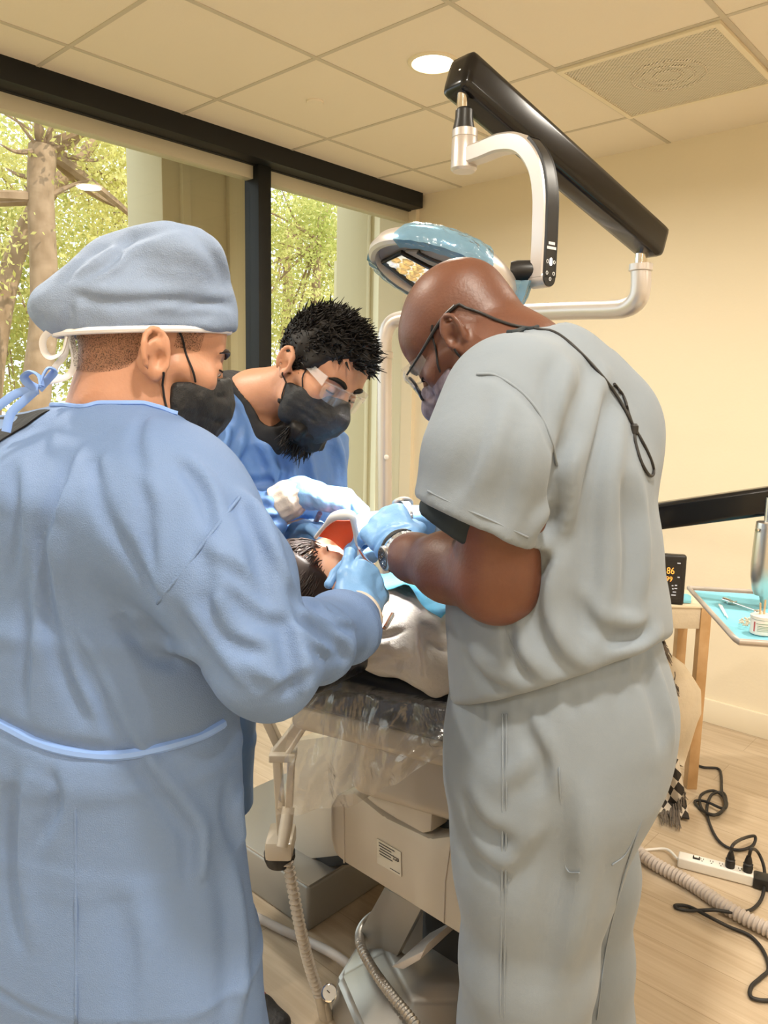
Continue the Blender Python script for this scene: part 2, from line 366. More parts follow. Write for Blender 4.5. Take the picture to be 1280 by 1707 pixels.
def catmull(pts, rr, k, closed=False):
    n = len(pts); out = []; ro = []
    g = (lambda i: pts[i % n]) if closed else (lambda i: pts[min(max(i, 0), n - 1)] if 0 <= i < n else (2 * pts[0] - pts[1] if i < 0 else 2 * pts[-1] - pts[-2]))
    gr = (lambda i: rr[i % n]) if closed else (lambda i: rr[min(max(i, 0), n - 1)])
    for i in range(n if closed else n - 1):
        p0, p1, p2, p3 = g(i - 1), g(i), g(i + 1), g(i + 2)
        for j in range(k):
            t = j / k; out.append(0.5 * (2 * p1 + (p2 - p0) * t + (2 * p0 - 5 * p1 + 4 * p2 - p3) * t * t + (3 * p1 - p0 - 3 * p2 + p3) * t ** 3)); ro.append(gr(i) * (1 - t) + gr(i + 1) * t)
    if not closed: out.append(pts[-1]); ro.append(rr[-1])
    return np.array(out), np.array(ro)
def curve_pts(pts, k=8, closed=False):
    pts = np.asarray(pts, float); return catmull(pts, np.zeros(len(pts)), k, closed)[0]

def root_loc(o):
    while o.parent is not None: o = o.parent
    return np.array(o.location)
def link(name, V, F, m, parent=None, loc=None, smooth=True, sharp=38, uv=None):
    V = np.asarray(V, float)
    if parent is not None: L = root_loc(parent)
    elif loc is not None: L = np.asarray(loc, float)
    else: L = np.array([(V[:, 0].min() + V[:, 0].max()) / 2, (V[:, 1].min() + V[:, 1].max()) / 2, V[:, 2].min()])
    me = bpy.data.meshes.new(name); me.from_pydata((V - L).tolist(), [], F if isinstance(F, list) else F.tolist())
    if uv is not None:
        lay = me.uv_layers.new(name='UVMap'); li = np.zeros(len(me.loops), np.int32); me.loops.foreach_get('vertex_index', li)
        lay.data.foreach_set('uv', np.asarray(uv, np.float32)[li].ravel())
    me.validate(); me.update()
    if smooth:
        me.shade_smooth()
        if sharp: me.set_sharp_from_angle(angle=math.radians(sharp))
    me.materials.append(MATS[m] if isinstance(m, str) else m)
    o = bpy.data.objects.new(name, me); COL.objects.link(o)
    if parent is not None: o.parent = parent
    else: o.location = L
    return o
def build(name, mb, m, parent=None, loc=None, smooth=True, sharp=38, label=None):
    V = np.array(mb.v); V = A2W(V) if mb.fr == 'a' else V
    o = link(name, V, mb.f, m, parent, loc, smooth, sharp, mb.uv)
    if label: o['label'] = label
    return o
def tag(o, label, cat, group=None, kind=None):
    o['label'] = label; o['category'] = cat
    if group: o['group'] = group
    if kind: o['kind'] = kind
    return o
def thing(name, label, cat, loc, group=None):
    o = bpy.data.objects.new(name, None); o.empty_display_size = 0.05; COL.objects.link(o); o.location = loc
    return tag(o, label, cat, group)
def struct(name, mb, m, label=None, cat=None, parent=None):
    o = build(name, mb, m, parent)
    o['kind'] = 'structure'
    if label: o['label'] = label
    if cat: o['category'] = cat
    return o
def text_mesh(name, txt, size, origin, ux, uy, m, parent, fr='w', th=0.0006, sx=1.0):
    """flat lettering: ux = reading direction, uy = up"""
    cu = bpy.data.curves.new(name, 'FONT'); cu.body = txt; cu.size = size; cu.extrude = th; cu.align_x = 'CENTER'; cu.align_y = 'CENTER'
    t = bpy.data.objects.new('tmp', cu); COL.objects.link(t); dg = bpy.context.evaluated_depsgraph_get(); me = bpy.data.meshes.new_from_object(t.evaluated_get(dg))
    V = np.array([v.co[:] for v in me.vertices]); F = [list(p.vertices) for p in me.polygons]
    bpy.data.objects.remove(t); bpy.data.curves.remove(cu); bpy.data.meshes.remove(me)
    ux = nrm(ux); uy = nrm(uy); uz = np.cross(ux, uy)
    W = np.asarray(origin) + V[:, 0:1] * sx * ux + V[:, 1:2] * uy + V[:, 2:3] * uz
    if fr == 'a': W = A2W(W)
    return link(name, W, F, m, parent, smooth=False)
# ================================================================== the room
XW, YB, ZC = -3.06, 3.64, 2.70
XG = XW - 0.11                                   # plane of the window glass
struct('floor', MB().span((-3.4, -2.7, -0.12), (2.7, 3.8, 0.0)), 'wood_floor')
struct('ceiling', MB().span((-3.3, -2.7, ZC), (2.7, 3.8, ZC + 0.15)), 'ceiling_tile')
g = MB()
for k in range(-1, 10):
    x = -2.776 + 0.598 * k
    if x < 2.6: g.span((x - 0.009, -2.6, ZC - 0.003), (x + 0.009, YB, ZC + 0.002))
for k in range(-7, 5):
    y = 1.366 + 0.618 * k
    if -2.6 < y < YB: g.span((-3.03, y - 0.008, ZC - 0.0024), (2.6, y + 0.008, ZC + 0.002))
struct('trim_1', g, 'ceiling_tee', 'thin grid lines between the beige ceiling tiles', 'ceiling grid')
struct('wall_back', MB().span((-3.4, YB, 0), (2.7, YB + 0.15, ZC)), 'wall_paint')
struct('wall_right', MB().span((2.6, -2.7, 0), (2.75, YB + 0.1, ZC)), 'wall_paint')
struct('wall_front', MB().span((-3.3, -2.75, 0), (2.7, -2.6, ZC)), 'wall_paint')
struct('baseboard_back', MB().span((XW, YB - 0.016, 0), (2.6, YB + 0.001, 0.115), 0.004), 'baseboard_paint')
zh = PW(350, 254, 0, XW - 0.07)[2]               # underside of the black head beam
hb = MB().span((XW - 0.2, -2.6, ZC - 0.085), (XW + 0.03, YB - 0.03, ZC + 0.002), 0.003)
hb.span((XW - 0.2, -2.6, zh), (XW - 0.06, YB, ZC - 0.08), 0.003)
struct('trim_2', hb, 'black_trim', 'black head beam running along the top of the windows', 'window head')
ym0, ym1 = PW(425, 450, 0, XW - 0.07)[1], PW(446, 450, 0, XW - 0.07)[1]
ymid = (ym0 + ym1) / 2; hm = max(0.03, (ym1 - ym0) / 2)
pale_h = 0.06
def window(n, y0, y1, lab):
    fr = MB().span((XG - 0.03, y0, zh - pale_h), (XG + 0.03, y1, zh + 0.005), 0.003)
    fr.span((XG - 0.03, y0, 0.0), (XG + 0.03, y1, 0.07), 0.003)
    w = struct('window_%d' % n, fr, 'pale_trim', lab, 'window')
    build('glass', MB().span((XG - 0.004, y0, 0.06), (XG + 0.004, y1, zh - pale_h + 0.01)), 'glass', w)
    return w
window(1, -2.6, ymid - hm, 'large window pane before the black mullion, trees and a stone pier outside')
window(2, ymid + hm, YB - 0.03, 'narrower window pane between the black mullion and the back wall')
struct('trim_3', MB().span((XG - 0.04, ymid - hm, 0), (XW - 0.04, ymid + hm, zh + 0.01), 0.003), 'black_trim', 'black upright mullion between the two window panes', 'mullion')
struct('trim_4', MB().span((XG - 0.04, YB - 0.03, 0), (XW - 0.02, YB + 0.01, zh + 0.01)), 'wall_paint', 'cream jamb where the window meets the back wall', 'jamb')

# ceiling fittings
def downlight(x, y, label):
    t = thing('ceiling_downlight', label, 'ceiling light', (x, y, ZC - 0.02), 'recessed downlights in the tile ceiling')
    build('trim_ring', MB().lathe((x, y, ZC), (0, 0, -1), [(-0.001, 0.092), (0.006, 0.090), (0.008, 0.078), (0.0, 0.072), (-0.03, 0.070)], 40, False), 'baseboard_paint', t)
    build('lens', MB().lathe((x, y, ZC - 0.001), (0, 0, -1), [(0, 0.0715), (0.003, 0.069), (0.0045, 0.03)], 40, True), 'downlight_glow', t)
    l = bpy.data.lights.new('downlight_lamp', 'AREA'); l.shape = 'DISK'; l.size = 0.13; l.energy = DOWNLIGHT_W; l.color = LAMP_WARM; l.spread = math.radians(165)
    lo = bpy.data.objects.new('downlight_lamp', l); COL.objects.link(lo); lo.parent = t; lo.location = (0, 0, 0.008)
dl = A2W(PZ(722, 104, ZC))
for (i, j) in [(0, 0), (1, 0), (2, 0), (0, 1), (1, 1), (2, 1), (0, 2), (1, 2), (2, 2)]:  # only the first is in view; the others are added to light the room
    downlight(dl[0] + 1.79 * i, dl[1] - 1.85 * j, 'round white recessed ceiling downlight glowing by the end of the black lamp arm' if (i, j) == (0, 0)
              else 'unseen round recessed downlight added to light the room, row %s' % ('beside the window', 'over the middle', 'by the far side')[i])
sp = A2W(PZ(525, 169, ZC))
tag(build('sprinkler_cover', MB().lathe((sp[0], sp[1], ZC), (0, 0, -1), [(-0.004, 0.036), (0.006, 0.036), (0.009, 0.033), (0.009, 0.001)], 32), 'ceiling_tile'),
    'small round cover plate set flush in a ceiling tile', 'sprinkler cover')
va, vb = A2W(PZ(945, 108, ZC)), A2W(PZ(1280, 120, ZC))
vx0, vx1, vy0, vy1 = -1.575, -0.995, 2.612, 3.214
t = thing('ceiling_vent', 'square perforated air vent panel set in the ceiling near the back wall', 'air vent', ((vx0 + vx1) / 2, (vy0 + vy1) / 2, ZC - 0.03))
fr = MB()
for a, b in (((vx0, vy0), (vx1, vy0 + 0.02)), ((vx0, vy1 - 0.02), (vx1, vy1)), ((vx0, vy0 + 0.02), (vx0 + 0.02, vy1 - 0.02)), ((vx1 - 0.02, vy0 + 0.02), (vx1, vy1 - 0.02))):
    fr.span((a[0], a[1], ZC - 0.012), (b[0], b[1], ZC + 0.001))
build('frame', fr, 'baseboard_paint', t)
build('perforated_plate', MB().sheet(np.array([[[vx0 + .018 + (vx1 - vx0 - .036) * i, vy0 + .018 + (vy1 - vy0 - .036) * j, ZC - 0.009] for j in (0, 1)] for i in (0, 1)])), 'perforated', t)
build('backing', MB().sheet(np.array([[[vx0 + .01 + (vx1 - vx0 - .02) * i, vy0 + .01 + (vy1 - vy0 - .02) * j, ZC - 0.001] for j in (0, 1)] for i in (0, 1)])), 'pale_trim', t)
cx, cy = (vx0 + vx1) / 2, (vy0 + vy1) / 2
df = MB()
for rr in (0.05, 0.09, 0.13): df.tube([(cx + rr * math.cos(a), cy + rr * math.sin(a), ZC - 0.004) for a in np.linspace(0, 2 * PI, 40)[:-1]], 0.006, 8, closed=True)
build('diffuser_cone', df, 'ceiling_tee', t)

# ================================================================== outside
struct('ground', MB().span((-40, -25, -0.5), (-3.4, 40, -0.3)), 'lawn', 'dry lawn outside the windows', 'ground')
struct('roof', MB().span((-3.9, -3, ZC + 0.3), (3.2, 4.4, ZC + 0.5)), 'exterior_stone', 'unseen roof slab over the room, overhang set to shade the piers', 'roof')  # out of view; overhang drawn out to keep the piers in shade
def pier(px0, px1, x, depth, label, rib=True):
    y0, y1 = PW(px0, 450, 0, x)[1], PW(px1, 450, 0, x)[1]
    m = MB().span((x - depth, y0, -0.3), (x, y1, 3.0), 0.01)
    if rib:
        for q in (0.16, 0.62):
            yy = y0 + (y1 - y0) * q; m.span((x - 0.01, yy, -0.3), (x + 0.03, yy + 0.05, 3.0), 0.006)
    tag(build('stone_pier', m, 'exterior_stone'), label, 'pier', None, 'structure')
pier(273, 436, -3.62, 0.35, 'wide pale stone pier just outside the large window')
pier(611, 652, -3.75, 0.30, 'narrow pale stone pier outside the window by the back wall')
pier(583, 606, -6.1, 0.25, 'slim sunlit post standing on the lawn outside', False)

def tree(pxs, x, rads, crown, n, size, label, leafm, seed, branches=()):
    """trunk through the given picture points on the plane world x = const; crown = list of (px, py, dx, radius)"""
    r = np.random.default_rng(seed)
    base = PW(pxs[0][0], pxs[0][1], 0, x); pts = [np.array([base[0], base[1], -0.31])] + [PW(a, b, 0, x + (c[0] if c else 0)) for a, b, *c in pxs]
    t = thing('tree', label, 'tree', pts[0], 'trees outside the windows')
    tr = MB().tube(pts, [rads[0]] + list(rads), 10, smooth=5)
    cents = [(PW(a, b, 0, x + dx), rr) for a, b, dx, rr in crown]
    for (a, b) in branches:
        p0 = PW(a[0], a[1], 0, x); p1 = PW(b[0], b[1], 0, x + r.uniform(-.5, .5)); mid = (p0 + p1) / 2 + r.normal(0, .06, 3)
        tr.tube([p0, mid, p1], [0.035, 0.02, 0.006], 6, smooth=4)
    for c, rr in cents:
        q = pts[-1] if c[2] > pts[-1][2] else pts[len(pts) // 2 + 1]
        for k in range(3):
            e = c + r.normal(0, rr * .45, 3); tr.tube([q, (q + e) / 2 + r.normal(0, .12, 3), e], [rads[-1] * .5, rads[-1] * .3, 0.006], 6, smooth=4)
    build('trunk', tr, 'bark', t)
    V = []; F = []
    for c, rr in cents:
        d = r.normal(0, 1, (n, 3)); d /= np.linalg.norm(d, axis=1, keepdims=True); q = c + d * rr * r.uniform(0.15, 1, (n, 1)) ** 0.5 * np.array([1, 1, .9])
        cl = c + r.normal(0, rr * .55, (max(6, n // 60), 3)); q = np.where(r.random((n, 1)) < .75, cl[r.integers(0, len(cl), n)] + r.normal(0, rr * .13, (n, 3)), q)
        a = r.normal(0, 1, (n, 3)); a /= np.linalg.norm(a, axis=1, keepdims=True); b = np.cross(a, r.normal(0, 1, (n, 3))); b /= np.linalg.norm(b, axis=1, keepdims=True)
        s = size * r.uniform(.6, 1.3, (n, 1)); k0 = len(V) * 1
        k0 = sum(len(v) for v in V); quad = np.stack([q - a * s, q + b * s * .45, q + a * s, q - b * s * .45], 1).reshape(-1, 3)
        V.append(quad); F.append(np.arange(4 * n).reshape(-1, 4) + k0)
    link('foliage', np.concatenate(V), np.concatenate(F), leafm, t, smooth=False)
tree([(58, 700), (74, 520), (68, 330), (72, 245)], -8.2, [0.15, 0.14, 0.13, 0.14], [(-60, 330, -.6, 1.2), (210, 300, -.8, .9), (150, 170, .3, .7)], 2300, 0.036,
     'pale trunked tree with a lopped top outside the large window', 'leaves', 1,
     [((72, 250), (20, 190)), ((72, 250), (110, 180)), ((74, 260), (150, 215)), ((70, 245), (60, 175)), ((70, 300), (10, 280)), ((74, 330), (150, 300)), ((72, 250), (0, 240)), ((72, 250), (185, 255)), ((72, 255), (95, 150))])
tree([(-20, 700), (10, 480), (62, 345), (130, 270), (180, 200)], -9.4, [0.14, 0.12, 0.10, 0.08, 0.05], [(240, 330, -.5, 1.1), (120, 420, -.9, 1.0), (230, 200, 0, .9), (40, 200, -.8, 1.0)], 2300, 0.040,
     'slanting tree leaning across behind the lopped trunk', 'leaves', 2)
tree([(215, 700), (205, 480), (198, 300)], -12.5, [0.10, 0.08, 0.05], [(210, 420, 0, 1.5), (250, 250, -.5, 1.5), (110, 300, -1, 1.7), (150, 560, 0, 1.4)], 2600, 0.055,
     'slim tree further out behind the lopped trunk', 'leaves_green', 3)
tree([(-60, 700), (-70, 400), (-60, 200)], -11.5, [0.16, 0.13, 0.08], [(-40, 480, 0, 1.4), (10, 560, .5, 1.2), (60, 600, 0, 1.2), (-60, 230, 0, 1.5), (40, 400, -1, 1.3)], 2400, 0.052,
     'bushy tree at the far side of the large window', 'leaves_green', 4)
tree([(520, 700), (525, 520), (530, 400)], -9.0, [0.09, 0.08, 0.05], [(500, 440, 0, .9), (560, 420, 0, .8), (480, 350, -.3, .9), (540, 340, -.4, .9), (470, 540, -.5, .8)], 2400, 0.036,
     'small leafy tree outside the narrower window', 'leaves_green', 5)
tree([(470, 700), (478, 500), (480, 380)], -12.0, [0.12, 0.1, 0.06], [(470, 400, 0, 1.5), (560, 380, 0, 1.4), (520, 520, 0, 1.4), (620, 440, 0, 1.3), (450, 580, 0, 1.3)], 2400, 0.055,
     'tall tree far out behind the small leafy tree', 'leaves', 6)
tree([(661, 900), (663, 760), (660, 640)], -6.2, [0.05, 0.04, 0.03], [(660, 640, 0, .45), (662, 740, 0, .45), (660, 840, 0, .5)], 900, 0.035,
     'thin shrub seen through the gap beside the corner of the room', 'leaves_green', 8)

# ================================================================== operatory light
DL_ = thing('dental_light', 'dental operatory light on a silver pole with black spring arm over the patient', 'dental light', A2W(np.array([0.03, 2.75, 0])))
pole = [P(641, 985, 2.75) * [1, 1, 0] + [0, 0, 0.02], P(641, 900, 2.75), P(641, 760, 2.75), P(641, 600, 2.75), P(642, 560, 2.75), P(652, 538, 2.745), P(672, 530, 2.73), P(700, 528, 2.7), P(800, 524, 2.5),
        P(950, 518, 2.24), P(1020, 516, 2.13), P(1046, 512, 2.09), P(1062, 500, 2.06), P(1068, 478, 2.05), P(1068, 440, 2.05)]
build('pole', MB('a').tube(pole, 0.0255, 18, smooth=5), 'silver_paint', DL_)
cb = MB('a'); cb2 = MB('a'); cb.lathe(P(641, 592, 2.75), (0, 0, 1), [(-.012, .0265), (-.010, .030), (.010, .030), (.012, .0265)])
cb2.lathe(P(1068, 446, 2.05), (0, 0, 1), [(-.01, .0265), (-.008, .030), (.008, .030), (.01, .02)])
build('collar', cb, 'silver_paint', DL_); build('collar', cb2, 'silver_paint', DL_)
build('base_column', MB('a').box(P(641, 985, 2.75) * [1, 1, 0] + [0, 0, 0.34], (0.09, 0.09, 0.68), None, 0.012), 'white_plastic', DL_)
build('foot_plate', MB('a').lathe(P(641, 985, 2.75) * [1, 1, 0], (0, 0, 1), [(0, .16), (.02, .155), (.025, .05)]), 'white_plastic', DL_)
build('cap_dot', MB('a').lathe(P(644, 762, 2.72), (0, -1, 0), [(0, .009), (.004, .009), (.006, .006)]), 'white_plastic', DL_)
build('arm_post', MB('a').lathe(P(1068, 444, 2.05), (0, 0, 1), [(-.02, .016), (.06, .016)]), 'chrome', DL_)
A_, B_ = P(761, 119, 1.62), P(1093, 408, 2.06)
def bar(mb, a, b, w, h, bev, up=(0, 0, 1)):
    a = np.asarray(a, float); b = np.asarray(b, float); x = nrm(b - a); y = nrm(np.cross(up, x)); z = np.cross(x, y)
    return mb.box((a + b) / 2, (np.linalg.norm(b - a), w, h), np.stack([x, y, z], 1), bev, 3)
sa = bar(MB('a'), A_ - (B_ - A_) * .0, B_, 0.072, 0.080, 0.018)
spring = build('spring_arm', sa, 'black_gloss', DL_)
build('joint_shaft', MB('a').lathe(P(771, 163, 1.62), (0, 0, -1), [(-.05, .011), (.03, .011)]), 'chrome', DL_)
build('swivel_cone', MB('a').lathe(P(774, 181, 1.62), (0, 0, -1), [(0, .014), (.004, .0175), (.02, .018), (.044, .023), (.046, .02)]), 'black_plastic', DL_)
build('swivel_housing', MB('a').lathe(P(775, 216, 1.62), (0, 0, -1), [(0, .022), (.002, .0255), (.016, .0255), (.0165, .0245), (.018, .0255), (.075, .0265), (.080, .022)]), 'silver_paint', DL_)
# yoke: swept rectangular bar in a vertical plane
hv = nrm([0.6, -0.8, 0]); dv_ = np.array([-0.8, -0.6, 0])
J = P(776, 262, 1.62); zl = P(905, 452, 1.446)[2]
yk = curve_pts([J + hv * u + [0, 0, z] for u, z in ((-.012, 0), (.05, .0), (.105, .001), (.158, -.014), (.197, -.055), (.214, -.108), (.2175, -.17), (.2175, zl - J[2] - .012))], 8)
def sweep_bar(path, i0, i1, d0, d1, planes=(hv, dv_)):
    path = np.asarray(path); tg = np.gradient(path, axis=0); tg /= np.linalg.norm(tg, axis=1, keepdims=True)
    ring = []
    for p, t in zip(path, tg):
        nrm_ = np.cross(t, planes[1]); nrm_ = nrm_ * (1 if nrm_ @ (planes[0] + np.array([0, 0, .9])) > 0 else -1)
        e = 0.004
        ring.append([p + nrm_ * a + planes[1] * b for a, b in ((i0 + e, d0), (i1 - e, d0), (i1, d0 + e), (i1, d1 - e), (i1 - e, d1), (i0 + e, d1), (i0, d1 - e), (i0, d0 + e))])
    m = MB('a'); n = 8; V = np.array(ring).reshape(-1, 3); F = []
    for i in range(len(path) - 1):
        for j in range(n): F.append((i * n + j, i * n + (j + 1) % n, (i + 1) * n + (j + 1) % n, (i + 1) * n + j))
    F.append(tuple(range(n))); F.append(tuple((len(path) - 1) * n + j for j in range(n - 1, -1, -1)))
    return m.add(V, F)
yb = sweep_bar(yk, -.018, .016, -.017, .017)
yb.lathe(yk[-1] + [0, 0, -.002] - hv * .018, hv, [(0, .0165), (.034, .0165)], 24)
build('yoke', yb, 'silver_paint', DL_)
pn = sweep_bar(yk[26:], .016, .019, -.015, .015)
pn.lathe(yk[-1] + [0, 0, -.002] + hv * .0155, hv, [(0, .0150), (.0035, .0150)], 24)
pan = build('control_panel', pn, 'black_plastic', DL_)
pc = yk[-1] + hv * .0195
ux, uz = -dv_ * -1.0, np.array([0, 0, 1.0])
ux = np.cross(uz, hv)
def strip(mb, c, w, h): return mb.box(c, (w, .0008, h), np.stack([ux, hv, uz], 1), 0)
b1 = MB('a'); b1.lathe(pc + uz * .030, hv, [(0, .0028), (.001, .0028)], 16); b1.lathe(pc + uz * .022, hv, [(0, .0028), (.001, .0028)], 16); b1.box(pc + uz * .026, (.0056, .002, .008), np.stack([ux, hv, uz], 1))
build('lit_button', b1, 'button_lit', pan)
ic = MB('a')
for du, dz in ((-.009, .026), (.009, .026), (-.009, .006), (.009, .006), (0, -.004)):
    ic.tube([pc + ux * (du + .0024 * math.cos(a)) + uz * (dz + .003 * math.sin(a)) + hv * .0003 for a in np.linspace(0, 2 * PI, 14)[:-1]], .0005, 5, closed=True)
build('icons', ic, 'print_white', pan)
lt = MB('a')
for row, (zz, ws) in enumerate(((.058, (.003, .0022, .003, .0016, .0026)), (.050, (.0026, .0022, .0032, .002, .003, .0022, .0026)))):
    u0 = -sum(ws) / 2 - .0008 * (len(ws) - 1) / 2
    for w_ in ws: strip(lt, pc + ux * (u0 + w_ / 2) + uz * zz, w_, .0048); u0 += w_ + .0009
build('lettering', lt, 'print_white', pan)
# lamp head
LC = P(737, 462, 1.50); MOUTH = np.array([-0.06, 1.40, 1.25])
ln = nrm(MOUTH - LC); e1 = nrm(np.cross(np.array([0.25, 0, 1.0]), ln)); e1 = e1 if e1[0] > 0 else -e1; e2 = np.cross(ln, e1); e2 = e2 if e2[2] > 0 else -e2
def disc(u, v, w=0.0): return LC + e1 * u + e2 * v + ln * w
RL = 0.148
hd = MB('a').lathe(LC, ln, [(-.052, .02), (-.050, .075), (-.040, .115), (-.022, .140), (-.004, RL), (.006, RL - .002), (.010, RL - .008), (.008, RL - .016), (-.004, RL - .020), (-.006, .02)], 48)
head_ = build('lamp_head', hd, 'silver_paint', DL_)
build('reflector_plate', MB('a').lathe(disc(0, 0, -.005), ln, [(0, RL - .019), (.002, RL - .021)], 48), 'lamp_grey', head_)
win = [(-.118, .020), (-.060, .078), (-.018, .040), (.060, .022), (.112, .030), (.118, -.02), (.085, -.085), (.02, -.118), (-.06, -.10)]
bz = curve_pts([disc(u, v, .002) for u, v in win], 2, True)
build('bezel', MB('a').tube([disc(u, v, .002) for u, v in win], .0048, 8, closed=True), 'black_plastic', head_)
gp = [(-.052, .085), (-.012, .050), (.062, .032), (.116, .040), (.090, .092), (.03, .118)]
pl = build('centre_panel', MB('a').prism([disc(u, v, -.002) for u, v in gp], ln * .005, .0015), 'lamp_grey', head_)
build('slot', MB('a').tube([disc(u, v, .0035) for u, v in ((-.022, .098), (.005, .078), (.05, .070), (.085, .072))], .0045, 8, smooth=5), 'dark_slot', pl)
def inwin(u, v):
    c = False; n = len(win)
    for i in range(n):
        (x1, y1), (x2, y2) = win[i], win[(i + 1) % n]
        if (y1 > v) != (y2 > v) and u < (x2 - x1) * (v - y1) / (y2 - y1) + x1: c = not c
    return c
k = 0
build('lens_bed', MB('a').prism([disc(u * .97, v * .97, -.003) for u, v in win], ln * .002), 'lens_white', head_)
for iy, v in enumerate(np.arange(-.105, .075, .0235)):
    for u in np.arange(-.115, .12, .027) + (.0135 if iy % 2 else 0):
        if inwin(u, v) and inwin(u - .010, v) and inwin(u + .010, v):
            m = MB('a').lathe(disc(u, v, -.001), ln, [(0, .0128), (.003, .0115), (.002, .008), (.0055, .005), (.006, .001)], 7)
            build('reflector_lens', m, 'lens_amber' if (iy + int(u * 90)) % 2 else 'lens_white', head_, sharp=15); k += 1
# barrier film patches wrapped over the ring
def ringfilm(a0, a1, w0, w1, name='barrier_film', off=.0035):
    G = []
    for a in np.linspace(a0, a1, 26):
        rd = e1 * math.cos(a) + e2 * math.sin(a); row = []
        for q in np.linspace(0, 1, 9):
            prof = [(w0, .118), (-.03, .134), (-.004, RL), (.008, RL - .001), (w1, RL - .022)]
            s_ = q * 4; i = min(int(s_), 3); f_ = s_ - i; ww = prof[i][0] * (1 - f_) + prof[i + 1][0] * f_; rr = prof[i][1] * (1 - f_) + prof[i + 1][1] * f_
            row.append(LC + rd * (rr + off + .0015 * math.sin(a * 31 + q * 7)) + ln * ww)
        G.append(row)
    build(name, MB('a').sheet(np.array(G)), 'barrier_film', DL_)
ringfilm(math.radians(38), math.radians(112), -.042, .012)
ringfilm(math.radians(170), math.radians(250), -.042, .014)
kn = MB('a'); K0, K1 = P(908, 452, 1.455), P(846, 452, 1.47)
kn.lathe(K0, K1 - K0, [(0, .016), (.012, .0195), (.05, .0195), (.062, .017)], 24)
build('knuckle', kn, 'black_plastic', DL_)
cn = []
for a in np.linspace(0, 2 * PI, 25):
    cn.append([P(866, 470, 1.46) + np.array([math.cos(a) * r_, math.sin(a) * r_, 0]) * (1 + .25 * math.sin(5 * a + q)) + np.array([-.016 * q, 0, -.075 * q]) for q, r_ in ((0, .022), (.35, .02), (.7, .014), (1, .010))])
build('film_wrap', MB('a').sheet(np.array(cn)), 'barrier_film', DL_)
sl = bpy.data.lights.new('operatory_lamp', 'AREA'); sl.shape = 'DISK'; sl.size = 0.16; sl.energy = 2.6; sl.color = (1.0, 0.97, 0.92); sl.spread = math.radians(40)
so = bpy.data.objects.new('operatory_lamp', sl); COL.objects.link(so); so.parent = DL_
so.location = A2W(LC + ln * .02) - np.array(DL_.location); so.rotation_euler = Vector(A2W(ln)).to_track_quat('-Z', 'Y').to_euler()

# ================================================================== dental chair (axis along the room's y)
CX = -0.94
DC = thing('dental_chair', 'reclined dental chair with black cushion and beige shell under clear plastic', 'dental chair', (CX, 1.9, 0))
SWING = math.radians(14)
def zb(y): return 0.955 - 0.26 * (y - 1.10)
def plank(mb, x0, x1, ys, zf, th, bev=0.02):
    """slab following zf(y)"""
    a = np.array([CX + (x0 + x1) / 2, (ys[0] + ys[1]) / 2, (zf(ys[0]) + zf(ys[1])) / 2 - th / 2]); L = math.hypot(ys[1] - ys[0], zf(ys[1]) - zf(ys[0])); q = math.atan2(zf(ys[1]) - zf(ys[0]), ys[1] - ys[0])
    R = np.array([[1, 0, 0], [0, math.cos(q), -math.sin(q)], [0, math.sin(q), math.cos(q)]])
    sw = np.array([[math.cos(SWING), -math.sin(SWING), 0], [math.sin(SWING), math.cos(SWING), 0], [0, 0, 1.0]]); pv = np.array([CX, 1.10, 0]); a = pv + sw @ (a - pv); R = sw @ R
    return mb.box(a, (x1 - x0, L, th), R, bev, 4)
build('backrest', plank(MB(), -.275, .225, (1.05, 1.78), zb, .100, .038), 'black_vinyl', DC)
build('backrest_shell', plank(plank(MB(), -.255, .235, (1.07, 1.80), lambda y: zb(y) - .095, .06, .025), -.14, .13, (1.13, 1.7), lambda y: zb(y) - .14, .14, .04), 'beige_shell', DC)
build('seat', plank(MB(), -.24, .22, (1.78, 2.22), lambda y: .80 - .0 * y, .10, .04), 'black_vinyl', DC)
build('leg_rest', plank(MB(), -.20, .15, (2.20, 2.62), lambda y: .80 - .08 * (y - 2.26), .09, .04), 'black_vinyl', DC)
build('seat_shell', plank(MB(), -.22, .18, (1.70, 2.35), lambda y: .71, .11, .04), 'beige_shell', DC)
hr = MB(); plank(hr, -.255, -.04, (.85, 1.04), lambda y: 1.040 + .05 * (1.06 - y), .06, .025)
hd_ = build('headrest', hr, 'black_vinyl', DC)
build('headrest_bar', MB().tube([(CX - .12, 1.2, .87), (CX - .11, 1.06, .96), (CX - .09, .97, 1.03)], .02, 10), 'grey_metal', DC)
# housing under the head end
y_h = 1.15
def H(px, py): return PW(px, py, 1, y_h)
hp = [H(549, 1345), H(549, 1395), H(556, 1424), H(575, 1440), H(770, 1562), H(812, 1562), H(860, 1500), H(850, 1400), H(760, 1392), H(716, 1398), H(640, 1362), H(590, 1322), H(560, 1325)]
hs = build('base_housing', MB().prism(hp, (0, .72, 0), .012), 'beige_shell', DC)
sm = MB(); sm2 = MB(); sm.tube([H(573, 1340) + [0, -.001, 0], H(574, 1405) + [0, -.001, 0], H(574, 1438) + [0, -.001, 0]], .0022, 6); sm2.tube([H(752, 1400) + [0, -.001, 0], H(742, 1470) + [0, -.001, 0], H(740, 1538) + [0, -.001, 0]], .0018, 6)
build('panel_seam', sm, 'hose_beige', hs); build('panel_seam', sm2, 'hose_beige', hs)
lab = [H(629, 1397), H(669, 1420), H(670, 1461), H(630, 1438)]
lb = build('rating_plate', MB().prism([p + [0, -.001, 0] for p in lab], (0, -.0015, 0)), 'paper_label', hs)
lx = nrm(lab[1] - lab[0]); lz = nrm(lab[0] - lab[3]); W_, Hh = np.linalg.norm(lab[1] - lab[0]), np.linalg.norm(lab[0] - lab[3]); o_ = lab[3] + np.array([0, -.0032, 0])
pr = MB()
